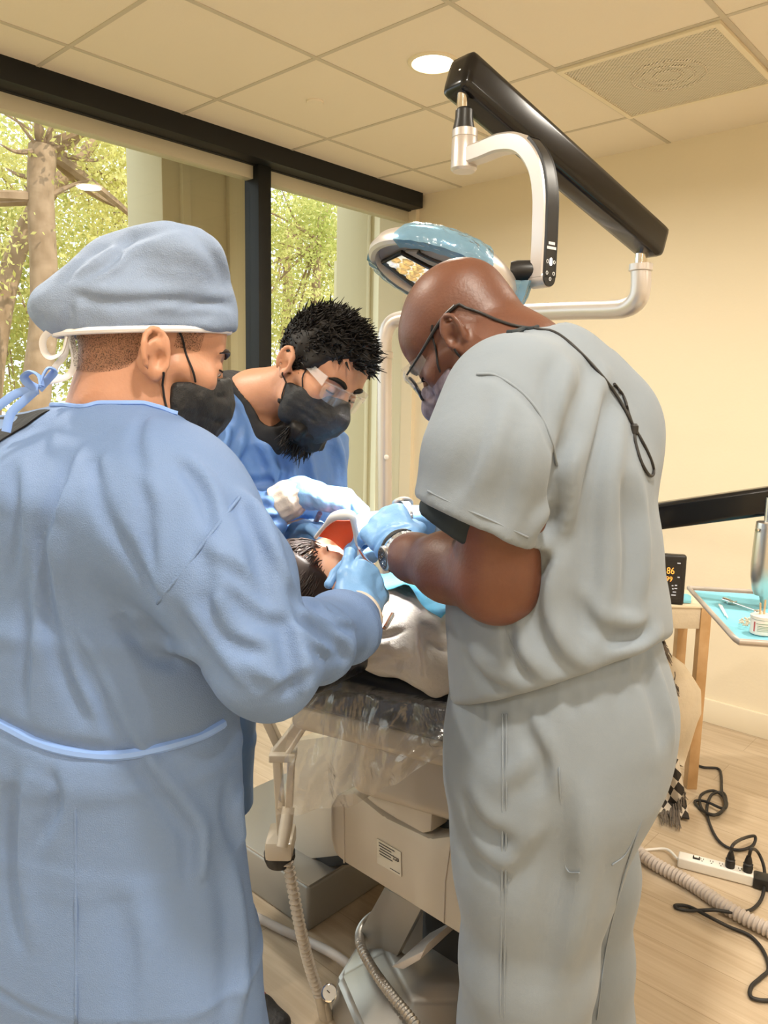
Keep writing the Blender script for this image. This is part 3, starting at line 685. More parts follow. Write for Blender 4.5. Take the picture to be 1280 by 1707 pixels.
for r_, (u0, u1) in enumerate(((.10, .75), (.10, .62), (.14, .70), (.10, .60), (.12, .66))):
    q = .90 - .11 * r_; p = o_ + lx * W_ * (u0 + u1) / 2 + lz * Hh * q; pr.box(p, (W_ * (u1 - u0), .0006, Hh * .035), np.stack([lx, np.cross(lz, lx), lz], 1))
pr.box(o_ + lx * W_ * .75 + lz * Hh * .12, (W_ * .40, .0006, Hh * .02), np.stack([lx, np.cross(lz, lx), lz], 1))
build('print_lines', pr, 'print_ink', lb)
text_mesh('plate_number', '220', .012, o_ + lx * W_ * .80 + lz * Hh * .62, lx, lz, 'print_ink', lb)
ac = [PW(p[0], p[1], 1, 1.145) for p in ((608, 1330), (640, 1318), (700, 1296), (716, 1300), (722, 1322), (718, 1388), (704, 1390), (660, 1366), (628, 1346))]
build('arm_cover', MB().prism(ac, (0, .5, 0), .008), 'beige_shell', DC)
build('gap_shade', MB().prism([PW(p[0], p[1], 1, 1.20) for p in ((600, 1320), (800, 1270), (850, 1420), (720, 1410))], (0, .5, 0), .003), 'black_plastic', DC)  # black block standing in for the shadow in the gap beside the arm cover
build('side_panel', MB().prism([PW(p[0], p[1], 1, 1.42) for p in ((486, 1235), (600, 1220), (600, 1424), (486, 1436))], (0, .5, 0), .008), 'beige_shell', DC)
build('under_tray', MB().prism([PW(p[0], p[1], 1, 1.43) for p in ((456, 1424), (600, 1412), (600, 1440), (540, 1446), (456, 1452))], (0, .4, 0), .003), 'black_plastic', DC)
# column and floor base
cl = [PW(p[0], p[1], 1, 1.28) for p in ((640, 1480), (702, 1515), (652, 1612), (612, 1600), (596, 1560))]
build('lift_plate', MB().prism(cl, (0, .02, 0), .002), 'grey_metal_paint', DC)
build('lift_column', MB().span((CX - .15, 1.36, .08), (CX + .16, 1.80, .62), .02), 'dark_slot', DC)
fl = [A2W(PZ(p[0], p[1], .035)) for p in ((548, 1668), (600, 1580), (700, 1520), (900, 1520), (1000, 1660), (860, 1850), (620, 1850))]
def hood():
    b = np.array(fl); b[:, 2] = 0.0; t = b.copy(); c = b.mean(0); t = c + (b - c) * .93; t[:, 2] = .10; t2 = c + (b - c) * .55; t2[:, 2] = .16; n = len(b)
    bm = bmesh.new(); R = [[bm.verts.new(p) for p in L] for L in (b, t, t2)]
    for i in range(2):
        for j in range(n): bm.faces.new((R[i][j], R[i][(j + 1) % n], R[i + 1][(j + 1) % n], R[i + 1][j]))
    bm.faces.new(R[2]); bm.faces.new(R[0][::-1]); bmesh.ops.recalc_face_normals(bm, faces=bm.faces[:]); bmesh.ops.bevel(bm, geom=bm.edges[:], offset=.012, segments=3, affect='EDGES'); bm.verts.index_update()
    V = [v.co[:] for v in bm.verts]; F = [[v.index for v in f.verts] for f in bm.faces]; bm.free(); return MB().add(V, F)
build('floor_base', hood(), 'grey_metal', DC)
fp = [PW(p[0], p[1], 1, 1.20) for p in ((652, 1612), (704, 1586), (712, 1574), (700, 1600), (672, 1616))]
build('base_flap', MB().prism(fp, (0, .14, .01), .002), 'silver_paint', DC)
# plastic cover over the head end
rows = [[(528, 1142, 1.46), (570, 1118, 1.50), (620, 1118, 1.54), (680, 1135, 1.54), (735, 1150, 1.52), (790, 1165, 1.5)],
        [(505, 1165, 1.44), (560, 1150, 1.43), (610, 1150, 1.415), (670, 1160, 1.38), (730, 1172, 1.335), (790, 1185, 1.30)],
        [(488, 1200, 1.44), (548, 1185, 1.42), (605, 1185, 1.395), (668, 1192, 1.36), (735, 1205, 1.315), (790, 1215, 1.28)],
        [(474, 1260, 1.45), (540, 1245, 1.42), (600, 1240, 1.38), (665, 1235, 1.35), (735, 1228, 1.30), (790, 1230, 1.27)],
        [(466, 1320, 1.45), (535, 1305, 1.42), (600, 1288, 1.38), (665, 1268, 1.34), (735, 1242, 1.30), (790, 1238, 1.27)],
        [(458, 1361, 1.46), (530, 1350, 1.43), (600, 1336, 1.39), (660, 1305, 1.35), (738, 1258, 1.30), (790, 1244, 1.27)]]
R6 = np.array([[P(*c) for c in r_] for r_ in rows])
G1 = np.array([curve_pts(R6[i], 9) for i in range(6)]); G = np.array([curve_pts(G1[:, j], 7) for j in range(G1.shape[1])])
nx, ny = G.shape[:2]; jj, ii = np.meshgrid(np.arange(ny), np.arange(nx))
wv = .010 * np.sin(ii * .55 + 1.3 * np.sin(jj * .12)) + .006 * np.sin(ii * 1.15 + jj * .22) + .005 * np.sin(jj * .5 + ii * .25)
wv *= np.clip((jj - 5) / 14, .15, 1)
G = G + (np.array([-.25, -.95, .1]) * wv[..., None])
build('plastic_cover', MB('a').sheet(G), 'plastic_film', DC)

# assistant arm: beige bars, holder and hose
AA = thing('assistant_arm', 'beige jointed support arm with a hose holder beside the dental chair', 'support arm', A2W(P(470, 1400, 1.62) * [1, 1, 0] + [0, 0, .35]))
def flat(pa, pb, D, w, th, bev=.003):
    a, b = P(pa[0], pa[1], D), P(pb[0], pb[1], D); return bar(MB('a'), a, b, th, w * D / FPX, bev, up=(0, 1, 0) if False else np.cross([0, 1, 0], nrm(b - a)))
build('upper_bar', flat((540, 1160), (457, 1262), 1.60, 22, .03), 'cream_plastic', AA)
build('upper_bar', flat((525, 1185), (478, 1258), 1.585, 8, .02), 'cream_plastic', AA)
build('cross_bar', flat((440, 1188), (470, 1252), 1.66, 15, .03), 'cream_plastic', AA)
build('joint_plate', flat((450, 1258), (494, 1258), 1.59, 14, .045), 'cream_plastic', AA)
build('lower_bar', flat((462, 1258), (470, 1395), 1.62, 15, .03), 'cream_plastic', AA)
build('lower_bar', flat((486, 1260), (482, 1345), 1.60, 13, .025), 'cream_plastic', AA)
build('hose_spout', MB('a').tube([P(481, 1345, 1.60), P(476, 1380, 1.58), P(470, 1412, 1.56)], [.014, .015, .013], 12), 'cream_plastic', AA)
build('holder', MB('a').box(P(468, 1403, 1.62), (.062, .09, .045), None, .010), 'cream_plastic', AA)
build('holder_cup', MB('a').lathe(P(466, 1420, 1.62), (0, 0, -1), [(0, .036), (.012, .036), (.028, .030), (.034, .012)]), 'black_plastic', AA)
def corrug(pts, r, pitch, amp, n=12):
    c = curve_pts(pts, 40); s_ = np.concatenate([[0], np.cumsum(np.linalg.norm(np.diff(c, axis=0), axis=1))]); N = int(s_[-1] / pitch * 6); q = np.linspace(0, s_[-1], N); c2 = np.stack([np.interp(q, s_, c[:, i]) for i in range(3)], 1)
    return MB('a').tube(c2, r + amp * np.sin(q / pitch * 2 * PI), n)
ch = thing('suction_hose', 'corrugated beige hose hanging from the holder down to the floor valve', 'hose', A2W(P(530, 1640, 1.70) * [1, 1, 0]))
build('corrugated_tube', corrug([P(479, 1436, 1.60), P(486, 1470, 1.60), P(500, 1545, 1.61), P(516, 1610, 1.64), P(533, 1662, 1.66)], .0105, .0140, .0040), 'hose_beige', ch)
build('end_fitting', MB('a').tube([P(532, 1658, 1.66), P(540, 1690, 1.67), P(548, 1720, 1.68)], [.012, .014, .016], 12), 'cream_plastic', ch)
gv = thing('pressure_gauge', 'small round pressure gauge on a valve at the foot of the corrugated hose', 'gauge', A2W(P(548, 1654, 1.66)))
gc = P(549, 1655, 1.65); gd = nrm(CAM - gc + np.array([.15, 0, 0]))
build('case', MB('a').lathe(gc, gd, [(-.022, .010), (-.018, .018), (-.004, .020), (.004, .020), (.005, .0175)]), 'chrome', gv)
build('dial', MB('a').lathe(gc + gd * .0052, gd, [(0, .0166), (.001, .0166)]), 'white_plastic', gv)
sd = nrm(np.cross(gd, [0, 0, 1]))
build('needle', MB('a').tube([gc + gd * .0066, gc + gd * .0066 + sd * .006 + np.array([0, 0, .007])], .0012, 6), 'print_ink', gv)
build('valve_body', MB('a').tube([P(540, 1668, 1.665), P(546, 1690, 1.67), P(552, 1740, 1.68)], [.010, .012, .014], 12), 'cream_plastic', gv)
tag(build('floor_hose', MB('a').tube([PZ(x, y, .013) for x, y in ((330, 1478), (400, 1514), (470, 1550))] + [PZ(520, 1572, .013), PZ(570, 1600, .05), P(620, 1644, 1.72), P(648, 1690, 1.66), P(656, 1760, 1.62)], .0125, 12, smooth=8), 'hose_grey'),
    'smooth grey hose curving over the floor towards the metal base', 'hose')
bh = MB('a'); bp_ = [P(655, 1512, 2.0), P(625, 1524, 1.95), P(604, 1545, 1.84), P(600, 1572, 1.72), P(618, 1610, 1.64), P(650, 1655, 1.55), P(690, 1705, 1.47), P(720, 1750, 1.42)]
tag(build('braided_hose', corrug(bp_, .0105, .0100, .0020), 'grey_metal'), 'braided metal hose looping beside the base of the dental chair', 'hose')
# floor box
yb0 = A2W(PZ(514, 1555, 0)); topz = 0.14
fbm = MB().span((yb0[0] - .55, yb0[1], 0), (yb0[0], yb0[1] + .55, topz), .012, 3)
fb = thing('floor_box', 'low grey metal box on the floor behind the corrugated hose', 'floor box', (yb0[0] - .27, yb0[1] + .27, 0))
build('body', fbm, 'grey_metal_paint', fb)
build('lid_rim', MB().span((yb0[0] - .548, yb0[1] + .002, topz - .004), (yb0[0] - .002, yb0[1] + .548, topz + .004), .003), 'grey_metal', fb)

# ================================================================== delivery side (arm, tray, table, cables)
TZ = 1.0
DA = thing('tray_arm', 'black horizontal arm carrying a steel post above the instrument tray', 'tray arm', A2W(P(1330, 850, 1.95)))
build('arm_beam', bar(MB('a'), P(1010, 872, 2.12), P(1420, 815, 1.85), .06, .072, .012), 'black_gloss', DA)
SPp = P(1282, 870, 1.87)
build('steel_post', MB('a').lathe(SPp, (0, 0, -1), [(-.06, .012), (-.001, .012), (0, .026), (.002, .029), (.012, .030), (.05, .0315), (.10, .0325), (.14, .031), (.17, .026), (.185, .020)], 32), 'steel', DA)
build('post_button', MB('a').lathe(P(1263, 884, 1.86), (-1, -.2, 0), [(0, .005), (.004, .005)]), 'chrome', DA)
tr_out = [PZ(1148, 979, TZ), PZ(1226, 1064, TZ), PZ(1420, 1085, TZ), PZ(1420, 1000, TZ)]
tr_out = [PZ(1148, 980, TZ), PZ(1222, 1062, TZ), PZ(1232, 1069, TZ), PZ(1420, 1082, TZ), PZ(1420, 996, TZ)]
TR = thing('instrument_tray', 'shallow tray lined with pale blue paper under the steel post', 'tray', A2W(np.mean(tr_out, 0)))
build('pan', MB('a').prism([p + [0, 0, -.010] for p in tr_out], (0, 0, .006), .002), 'tray_rim', TR)
build('rim', MB('a').tube([p + [0, 0, .0] for p in tr_out], .0065, 10, closed=True), 'tray_rim', TR)
cen = np.mean(tr_out, 0); ins = [cen + (p - cen) * .93 + [0, 0, -.003] for p in tr_out]
build('paper_liner', MB('a').prism(ins, (0, 0, .0012)), 'tray_paper', TR)
build('tray_stem', MB('a').tube([SPp + [0, 0, -.17], SPp * [1, 1, 0] + [0.02, .01, TZ - .012]], .012, 10), 'steel', TR)
sy = thing('dental_syringe', 'metal dental syringe lying across the blue tray paper', 'syringe', A2W(PZ(1232, 1008, TZ + .004)))
s0, s1 = PZ(1206, 999, TZ + .006), PZ(1260, 1018, TZ + .006); sdn = nrm(s1 - s0); sdp = np.array([-sdn[1], sdn[0], 0])
build('barrel', MB('a').tube([s0, s0 + sdn * .028], .006, 10), 'chrome', sy)
build('plunger_rod', MB('a').tube([s0 + sdn * .02, s1], .0018, 8), 'chrome', sy)
build('thumb_ring', MB('a').tube([s1 + sdn * (.010 + .010 * math.cos(a)) + sdp * .010 * math.sin(a) for a in np.linspace(0, 2 * PI, 17)[:-1]], .0028, 8, closed=True), 'chrome', sy)
build('finger_grip', MB('a').tube([s0 + sdn * .03 - sdp * .014, s0 + sdn * .03 + sdp * .014], .0028, 8), 'chrome', sy)
for a, b, lab in (((1199, 1008), (1209, 1026), 'short white applicator stick lying on the blue tray paper, the shorter'), ((1202, 1010), (1213, 1030), 'short white applicator stick lying on the blue tray paper, the longer')):
    tag(build('applicator_stick', MB('a').tube([PZ(*a, TZ + .003), PZ(*b, TZ + .003)], [.0028, .0016], 8), 'white_plastic'), lab, 'applicator', 'applicator sticks on the tray')
bt = PZ(1268, 1056, TZ + .0)
BT = thing('medicine_bottle', 'small white bottle with a printed label standing on the blue tray', 'bottle', A2W(bt))
build('body', MB('a').lathe(bt, (0, 0, 1), [(0, .021), (.002, .0235), (.030, .0235), (.034, .022), (.036, .0245), (.042, .0245), (.044, .020), (.0445, .004)], 32), 'bottle_white', BT)
def bl(mb, z0, a0, a1, h=.0013, r=.0239):
    return mb.sheet(np.array([[bt + np.array([r * math.cos(a), r * math.sin(a), z0 + dz]) for dz in (0, h)] for a in np.linspace(a0, a1, 14)]))
ink = MB('a')
for z0, a0, a1 in ((.026, -2.5, -1.3), (.021, -2.4, -1.0), (.0175, -2.4, -1.2), (.014, -2.4, -.9), (.010, -2.4, -1.1)): bl(ink, z0, a0, a1)
build('label_print', ink, 'label_green', BT)
build('label_stripe', bl(MB('a'), .008, -2.75, -2.6, .022), 'label_red', BT)
for k_, (du, lab) in enumerate(((-.004, 'wooden stick standing in the white bottle, the slightly shorter'), (.003, 'wooden stick standing in the white bottle, the slightly taller'))):
    tag(build('wooden_stick', MB('a').tube([bt + np.array([du, 0, .030]), bt + np.array([du * 1.8, .004 * k_, .070 + .006 * k_])], .0022, 8), 'wood_light'), lab, 'stick', 'wooden sticks in the bottle')
gz = MB('a')
for k_ in range(26):
    p = PZ(1246 + rng.normal(0, 5), 1036 + rng.normal(0, 3.5), TZ + .004 + abs(rng.normal(0, .004))); q = p + rng.normal(0, .006, 3) * [1, 1, .3]; gz.tube([p, (p + q) / 2 + [0, 0, .002], q], .0016, 5)
tag(build('gauze_wad', gz, 'cotton_bag'), 'crumpled beige gauze wad beside the white bottle on the tray', 'gauze')

# wooden table with monitor
TH = 0.748
tl1 = PZ(1150, 1312, 0); tx1, ty0 = tl1[0] + .02, tl1[1] - .02
tx0, ty1 = tx1 - .80, ty0 + .25
WT = thing('side_table', 'narrow wooden side table with a cream top by the back wall', 'table', A2W(((tx0 + tx1) / 2, (ty0 + ty1) / 2, 0)))
build('table_top', MB('a').span((tx0, ty0, TH - .012), (tx1, ty1, TH), .004), 'baseboard_paint', WT)
build('apron', MB('a').span((tx0 + .02, ty0 + .006, TH - .095), (tx1 - .040, ty1 - .006, TH - .012), .003), 'cotton_bag', WT)
for x, y in ((tx0 + .02, ty0 + .02), (tx1 - .02, ty0 + .02), (tx0 + .02, ty1 - .02), (tx1 - .02, ty1 - .02)):
    build('leg', MB('a').span((x - .02, y - .02, 0), (x + .02, y + .02, TH - .012), .003), 'wood', WT)
MD = 2.90
mc = P(1113, 962, MD - .04); mz = TH + .002
MN = thing('patient_monitor', 'black vital signs monitor showing orange 86 and 99 on the side table', 'monitor', A2W(mc) * [1, 1, 0] + [0, 0, TH])
qx = nrm([.97, -.24, 0]); qn = np.array([-.24, -.97, 0]); qn = nrm(np.cross([0, 0, 1], qx)) * -1.0
qn = np.array([-qx[1] * -1, -qx[0], 0]); qn = nrm(np.array([qx[1], -qx[0], 0]))
mh = P(1113, 923, mc[1])[2] - TH
MCt = np.array([mc[0] - .012, mc[1], TH + mh / 2]); RM = np.stack([qx, -qn, [0, 0, 1]], 1)
build('case', MB('a').box(MCt, (.145, .04, mh), RM, .010, 3), 'black_plastic', MN)
scr = MCt + qn * .0205
sg = build('screen', MB('a').box(scr, (.115, .001, mh - .042), RM), 'screen_dark', MN)
text_mesh('reading', '86', .036, scr + qx * .017 + np.array([0, 0, .034]) + qn * .001, qx, [0, 0, 1], 'screen_orange', sg, 'a', sx=.82)
text_mesh('reading', '99', .028, scr + qx * .014 + np.array([0, 0, .002]) + qn * .001, qx, [0, 0, 1], 'screen_orange', sg, 'a', sx=.88)
sb = MB('a')
for u, z, w in ((.045, .066, .012), (.047, .012, .008), (.040, -.020, .008), (.028, -.022, .006), (.040, -.032, .010), (.03, -.034, .006), (.006, -.048, .02), (.036, -.046, .012), (.034, -.058, .016), (.0, -.060, .022)):
    sb.box(scr + qx * u + np.array([0, 0, z]) + qn * .001, (w, .0006, .004), RM)
build('lettering', sb, 'screen_grey', sg)
bp2 = A2W(P(1140, 994, MD))
tag(build('blue_cloth', MB('a').sheet(np.array([[P(1128 + 24 * u, 1002 - 8 * v, MD - .05 + .06 * v) * [1, 1, 0] + [0, 0, TH + .004 + .02 * math.sin(2.6 * u) * v * v] for v in np.linspace(0, 1, 8)] for u in np.linspace(0, 1, 8)]), .002), 'tray_paper'),
    'folded blue paper beside the black monitor on the side table', 'paper')
# bag hanging on the table, scarf hanging beside it
bagD = 2.765
def hang(poly, D, d, name, m, bev=.012): return build(name, MB('a').prism([P(x, y, D) for x, y in poly], (0, d, 0), bev), m)
CB = thing('cotton_bag', 'limp cream cotton bag hanging on the side table beside the checked scarf', 'bag', A2W(P(1130, 1270, bagD)))
rowsb = []
for v in np.linspace(0, 1, 14):
    y = 1092 + 182 * v; x0 = 1070 + 30 * v; x1 = 1118 + 50 * min(1, v * 3.2) ** .6 if v < .55 else 1166 - 26 * (v - .55) / .45
    ring = []
    for a in np.linspace(0, 2 * PI, 25)[:-1]:
        c_, s_ = math.cos(a), math.sin(a); th = .036 * (.35 + .65 * math.sin(PI * min(1, v + .15)) ** .5) * (1 + .25 * math.sin(4 * a + 5 * v))
        q = P((x0 + x1) / 2 + (x1 - x0) / 2 * np.sign(c_) * abs(c_) ** .7, y + 3 * math.sin(a * 3 + v * 9), bagD); ring.append(q + np.array([0, th * s_, 0]))
    rowsb.append(ring)
bb = MB('a'); Vb = np.array(rowsb).reshape(-1, 3); nb = 24
bb.add(Vb, [(i * nb + j, i * nb + (j + 1) % nb, (i + 1) * nb + (j + 1) % nb, (i + 1) * nb + j) for i in range(13) for j in range(nb)] + [tuple(range(nb)), tuple(13 * nb + j for j in range(nb - 1, -1, -1))])
build('pouch', bb, 'cotton_bag', CB, sharp=None)
build('strap', MB('a').tube([P(1088, 1104, bagD), P(1090, 1040, bagD + .02), P(1092, 1012, 2.80), P(1094, 1004, 2.815) * [1, 1, 0] + [0, 0, TH + .012], P(1096, 1000, 2.90) * [1, 1, 0] + [0, 0, TH + .010]], .008, 8, smooth=6), 'cotton_bag', CB)
scD = bagD - .075
SF = thing('checked_scarf', 'black and white checked scarf with long fringe hanging from the side table', 'scarf', A2W(P(1115, 1370, scD)))
rows = []
for v in np.linspace(0, 1, 34):
    y = 1003 + 352 * v; xc = 1086 + 36 * v - 8 * math.sin(v * 3); w = 30 + 26 * v; row = []
    for u in np.linspace(0, 1, 16):
        D_ = scD + .018 * math.sin(u * 9 + v * 4); D_ = D_ + (2.80 - scD) * (1 - min(1, v / .12)) ** 2
        q = PF(xc + w * (u - .5), y + 10 * u * v, D_, .014)
        if v < .05: q = P(xc + w * (u - .5), 1006, 2.81 + .10 * (1 - v / .05)) * [1, 1, 0] + [0, 0, TH + .010]
        row.append(q)
    rows.append(row)
build('cloth', MB('a').sheet(np.array(rows), .006, uv=True), 'checker_cloth', SF)
def tassels(n, px, drop, spread):
    fm = MB('a')
    for k_ in range(n):
        a, b = px(rng.random()); D_ = scD - .012 + rng.uniform(-.012, .006); p = PF(a, b, D_, .018); L = drop * rng.uniform(.6, 1.1) * 1275 / 2.7
        e = PF(a + rng.uniform(-spread * .3, spread) * 470, b + L, D_, .016); fm.tube([p, (p + e) / 2 + rng.normal(0, .003, 3), e], [.0022, .0020, .0012], 5)
    build('fringe', fm, 'fringe', SF)
tassels(26, lambda q: (1100 + 14 * q + rng.uniform(-3, 3), 1056 + 40 * q), .030, .02)
tassels(14, lambda q: (1124 + 6 * q, 1112 + 70 * q), .026, .014)
tassels(44, lambda q: (1100 + 44 * q, 1352 - 52 * max(0, q - .35) + rng.uniform(-4, 4)), .045, .016)
tassels(20, lambda q: (1118 + 14 * q, 1350 + rng.uniform(-3, 3)), .070, .012)


# low cabinet by the window corner
ca = PW(658, 966, 1, YB - .40)
LCB = thing('low_cabinet', 'low wooden cabinet with a white top behind the silver lamp pole', 'cabinet', (ca[0] + .5, YB - .2, 0))
zt = ca[2]
build('body', MB().span((ca[0], YB - .40, 0), (ca[0] + 1.0, YB - .02, zt - .09), .004), 'wood_light', LCB)
build('top', MB().span((ca[0] - .01, YB - .42, zt - .09), (ca[0] + 1.01, YB - .02, zt), .006), 'white_plastic', LCB)
dr = build('door', MB().span((ca[0] + .015, YB - .415, .05), (ca[0] + .49, YB - .395, zt - .105), .003), 'wood_light', LCB)
build('handle', MB().tube([(ca[0] + .45, YB - .43, .3), (ca[0] + .45, YB - .43, .4)], .006, 8), 'steel', dr)

# power strip and cables
ps0, ps1 = PZ(1130, 1430, .03), PZ(1256, 1462, .03)
PS = thing('power_strip', 'white power strip with a black switch lying on the wood floor', 'power strip', A2W((ps0 + ps1) / 2 * [1, 1, 0]))
px_ = nrm((ps1 - ps0) * [1, 1, 0]); py_ = np.array([-px_[1], px_[0], 0]); RP = np.stack([px_, py_, [0, 0, 1]], 1); L_ = np.linalg.norm(ps1 - ps0)
pc0 = (ps0 + ps1) / 2 * [1, 1, 0] + [0, 0, .019] + py_ * .012
build('body', MB('a').box(pc0, (L_, .045, .036), RP, .006, 3), 'white_plastic', PS)
for k_ in range(6):
    q = pc0 + px_ * (-.07 + .045 * k_) * (L_ / .36) + [0, 0, .0182]
    build('socket', MB('a').box(q + py_ * .005, (.002, .008, .001), RP).box(q + py_ * .005 + px_ * .008, (.002, .008, .001), RP).box(q - py_ * .007 + px_ * .004, (.004, .004, .001), RP), 'dark_slot', PS)
sw = build('switch', MB('a').box(pc0 + px_ * (-L_ / 2 + .055) + [0, 0, .020], (.022, .014, .006), RP, .001), 'black_plastic', PS)
build('rocker', MB('a').box(pc0 + px_ * (-L_ / 2 + .055) + [0, 0, .0235], (.014, .009, .003), RP, .001), 'white_plastic', sw)
build('lead', MB('a').tube([pc0 - px_ * L_ / 2, PZ(1112, 1416, .012), PZ(1085, 1416, .006), PZ(1060, 1420, .006), PZ(1030, 1428, .006)], .0045, 8, smooth=6), 'white_plastic', PS)
q1, q2 = pc0 + px_ * (L_ * .19) + [0, 0, .02], pc0 + px_ * (L_ * .42) + [0, 0, .02]
def cord(name, plugp, path, label):
    t = thing(name, label, 'power cord', A2W(plugp * [1, 1, 0] + [0, 0, .036]))
    build('plug', MB('a').lathe(plugp - [0, 0, .002], (0, 0, 1), [(0, .014), (.018, .015), (.022, .013), (.026, .015), (.030, .011), (.034, .012), (.052, .007)], 14), 'black_rubber', t)
    build('cable', MB('a').tube(path, .0052, 9, smooth=10), 'black_rubber', t)
cord('monitor_cord', q1, [q1 + [0, 0, .045], q1 + [.004, 0, .075], PZ(1238, 1398, .05), PZ(1258, 1394, .03), PZ(1254, 1410, .012), PZ(1230, 1417, .008), PZ(1205, 1408, .008), PZ(1188, 1386, .008), PZ(1178, 1352, .008), PZ(1186, 1325, .012),
     PZ(1206, 1322, .014), PZ(1210, 1342, .012), PZ(1196, 1358, .010), PZ(1172, 1352, .008), PZ(1158, 1336, .007), PZ(1176, 1336, .014), PZ(1206, 1348, .02), PZ(1210, 1334, .016), PZ(1190, 1318, .010), PZ(1168, 1326, .007), PZ(1170, 1348, .012), PZ(1190, 1359, .02), PZ(1208, 1344, .02), PZ(1203, 1318, .012), PZ(1202, 1292, .008), PZ(1196, 1281, .006), PZ(1172, 1279, .006), PZ(1155, 1272, .006), PZ(1130, 1262, .006), PZ(1110, 1258, .006)],
     'black power cord coiled on the floor, running from the strip to the side table')
cord('long_black_cord', q2, [q2 + [0, 0, .045], q2 + [.006, 0, .075], PZ(1264, 1422, .06), PZ(1274, 1450, .03), PZ(1272, 1490, .010), PZ(1255, 1515, .008), PZ(1225, 1521, .026), PZ(1190, 1517, .028), PZ(1150, 1518, .010), PZ(1128, 1514, .007), PZ(1127, 1509, .007), PZ(1150, 1512, .008),
     PZ(1185, 1530, .022), PZ(1215, 1545, .010), PZ(1250, 1560, .007), PZ(1272, 1585, .007), PZ(1281, 1615, .007), PZ(1268, 1630, .007), PZ(1252, 1645, .007), PZ(1252, 1662, .007), PZ(1275, 1668, .007), PZ(1310, 1664, .007)],
     'black power cord looping over the corrugated hose on the floor')
tag(build('power_adapter', MB('a').box(PZ(1276, 1470, .02), (.07, .05, .035), RP, .006), 'black_plastic'), 'black power adapter on the floor at the end of the white strip', 'adapter')
tag(build('corrugated_floor_hose', corrug([PZ(1040, 1400, .024), PZ(1085, 1436, .024), PZ(1150, 1472, .024), PZ(1220, 1518, .024), PZ(1300, 1560, .024)], .0195, .0135, .003), 'hose_grey'),
    'thick corrugated grey hose lying diagonally across the floor under the black cord', 'hose')
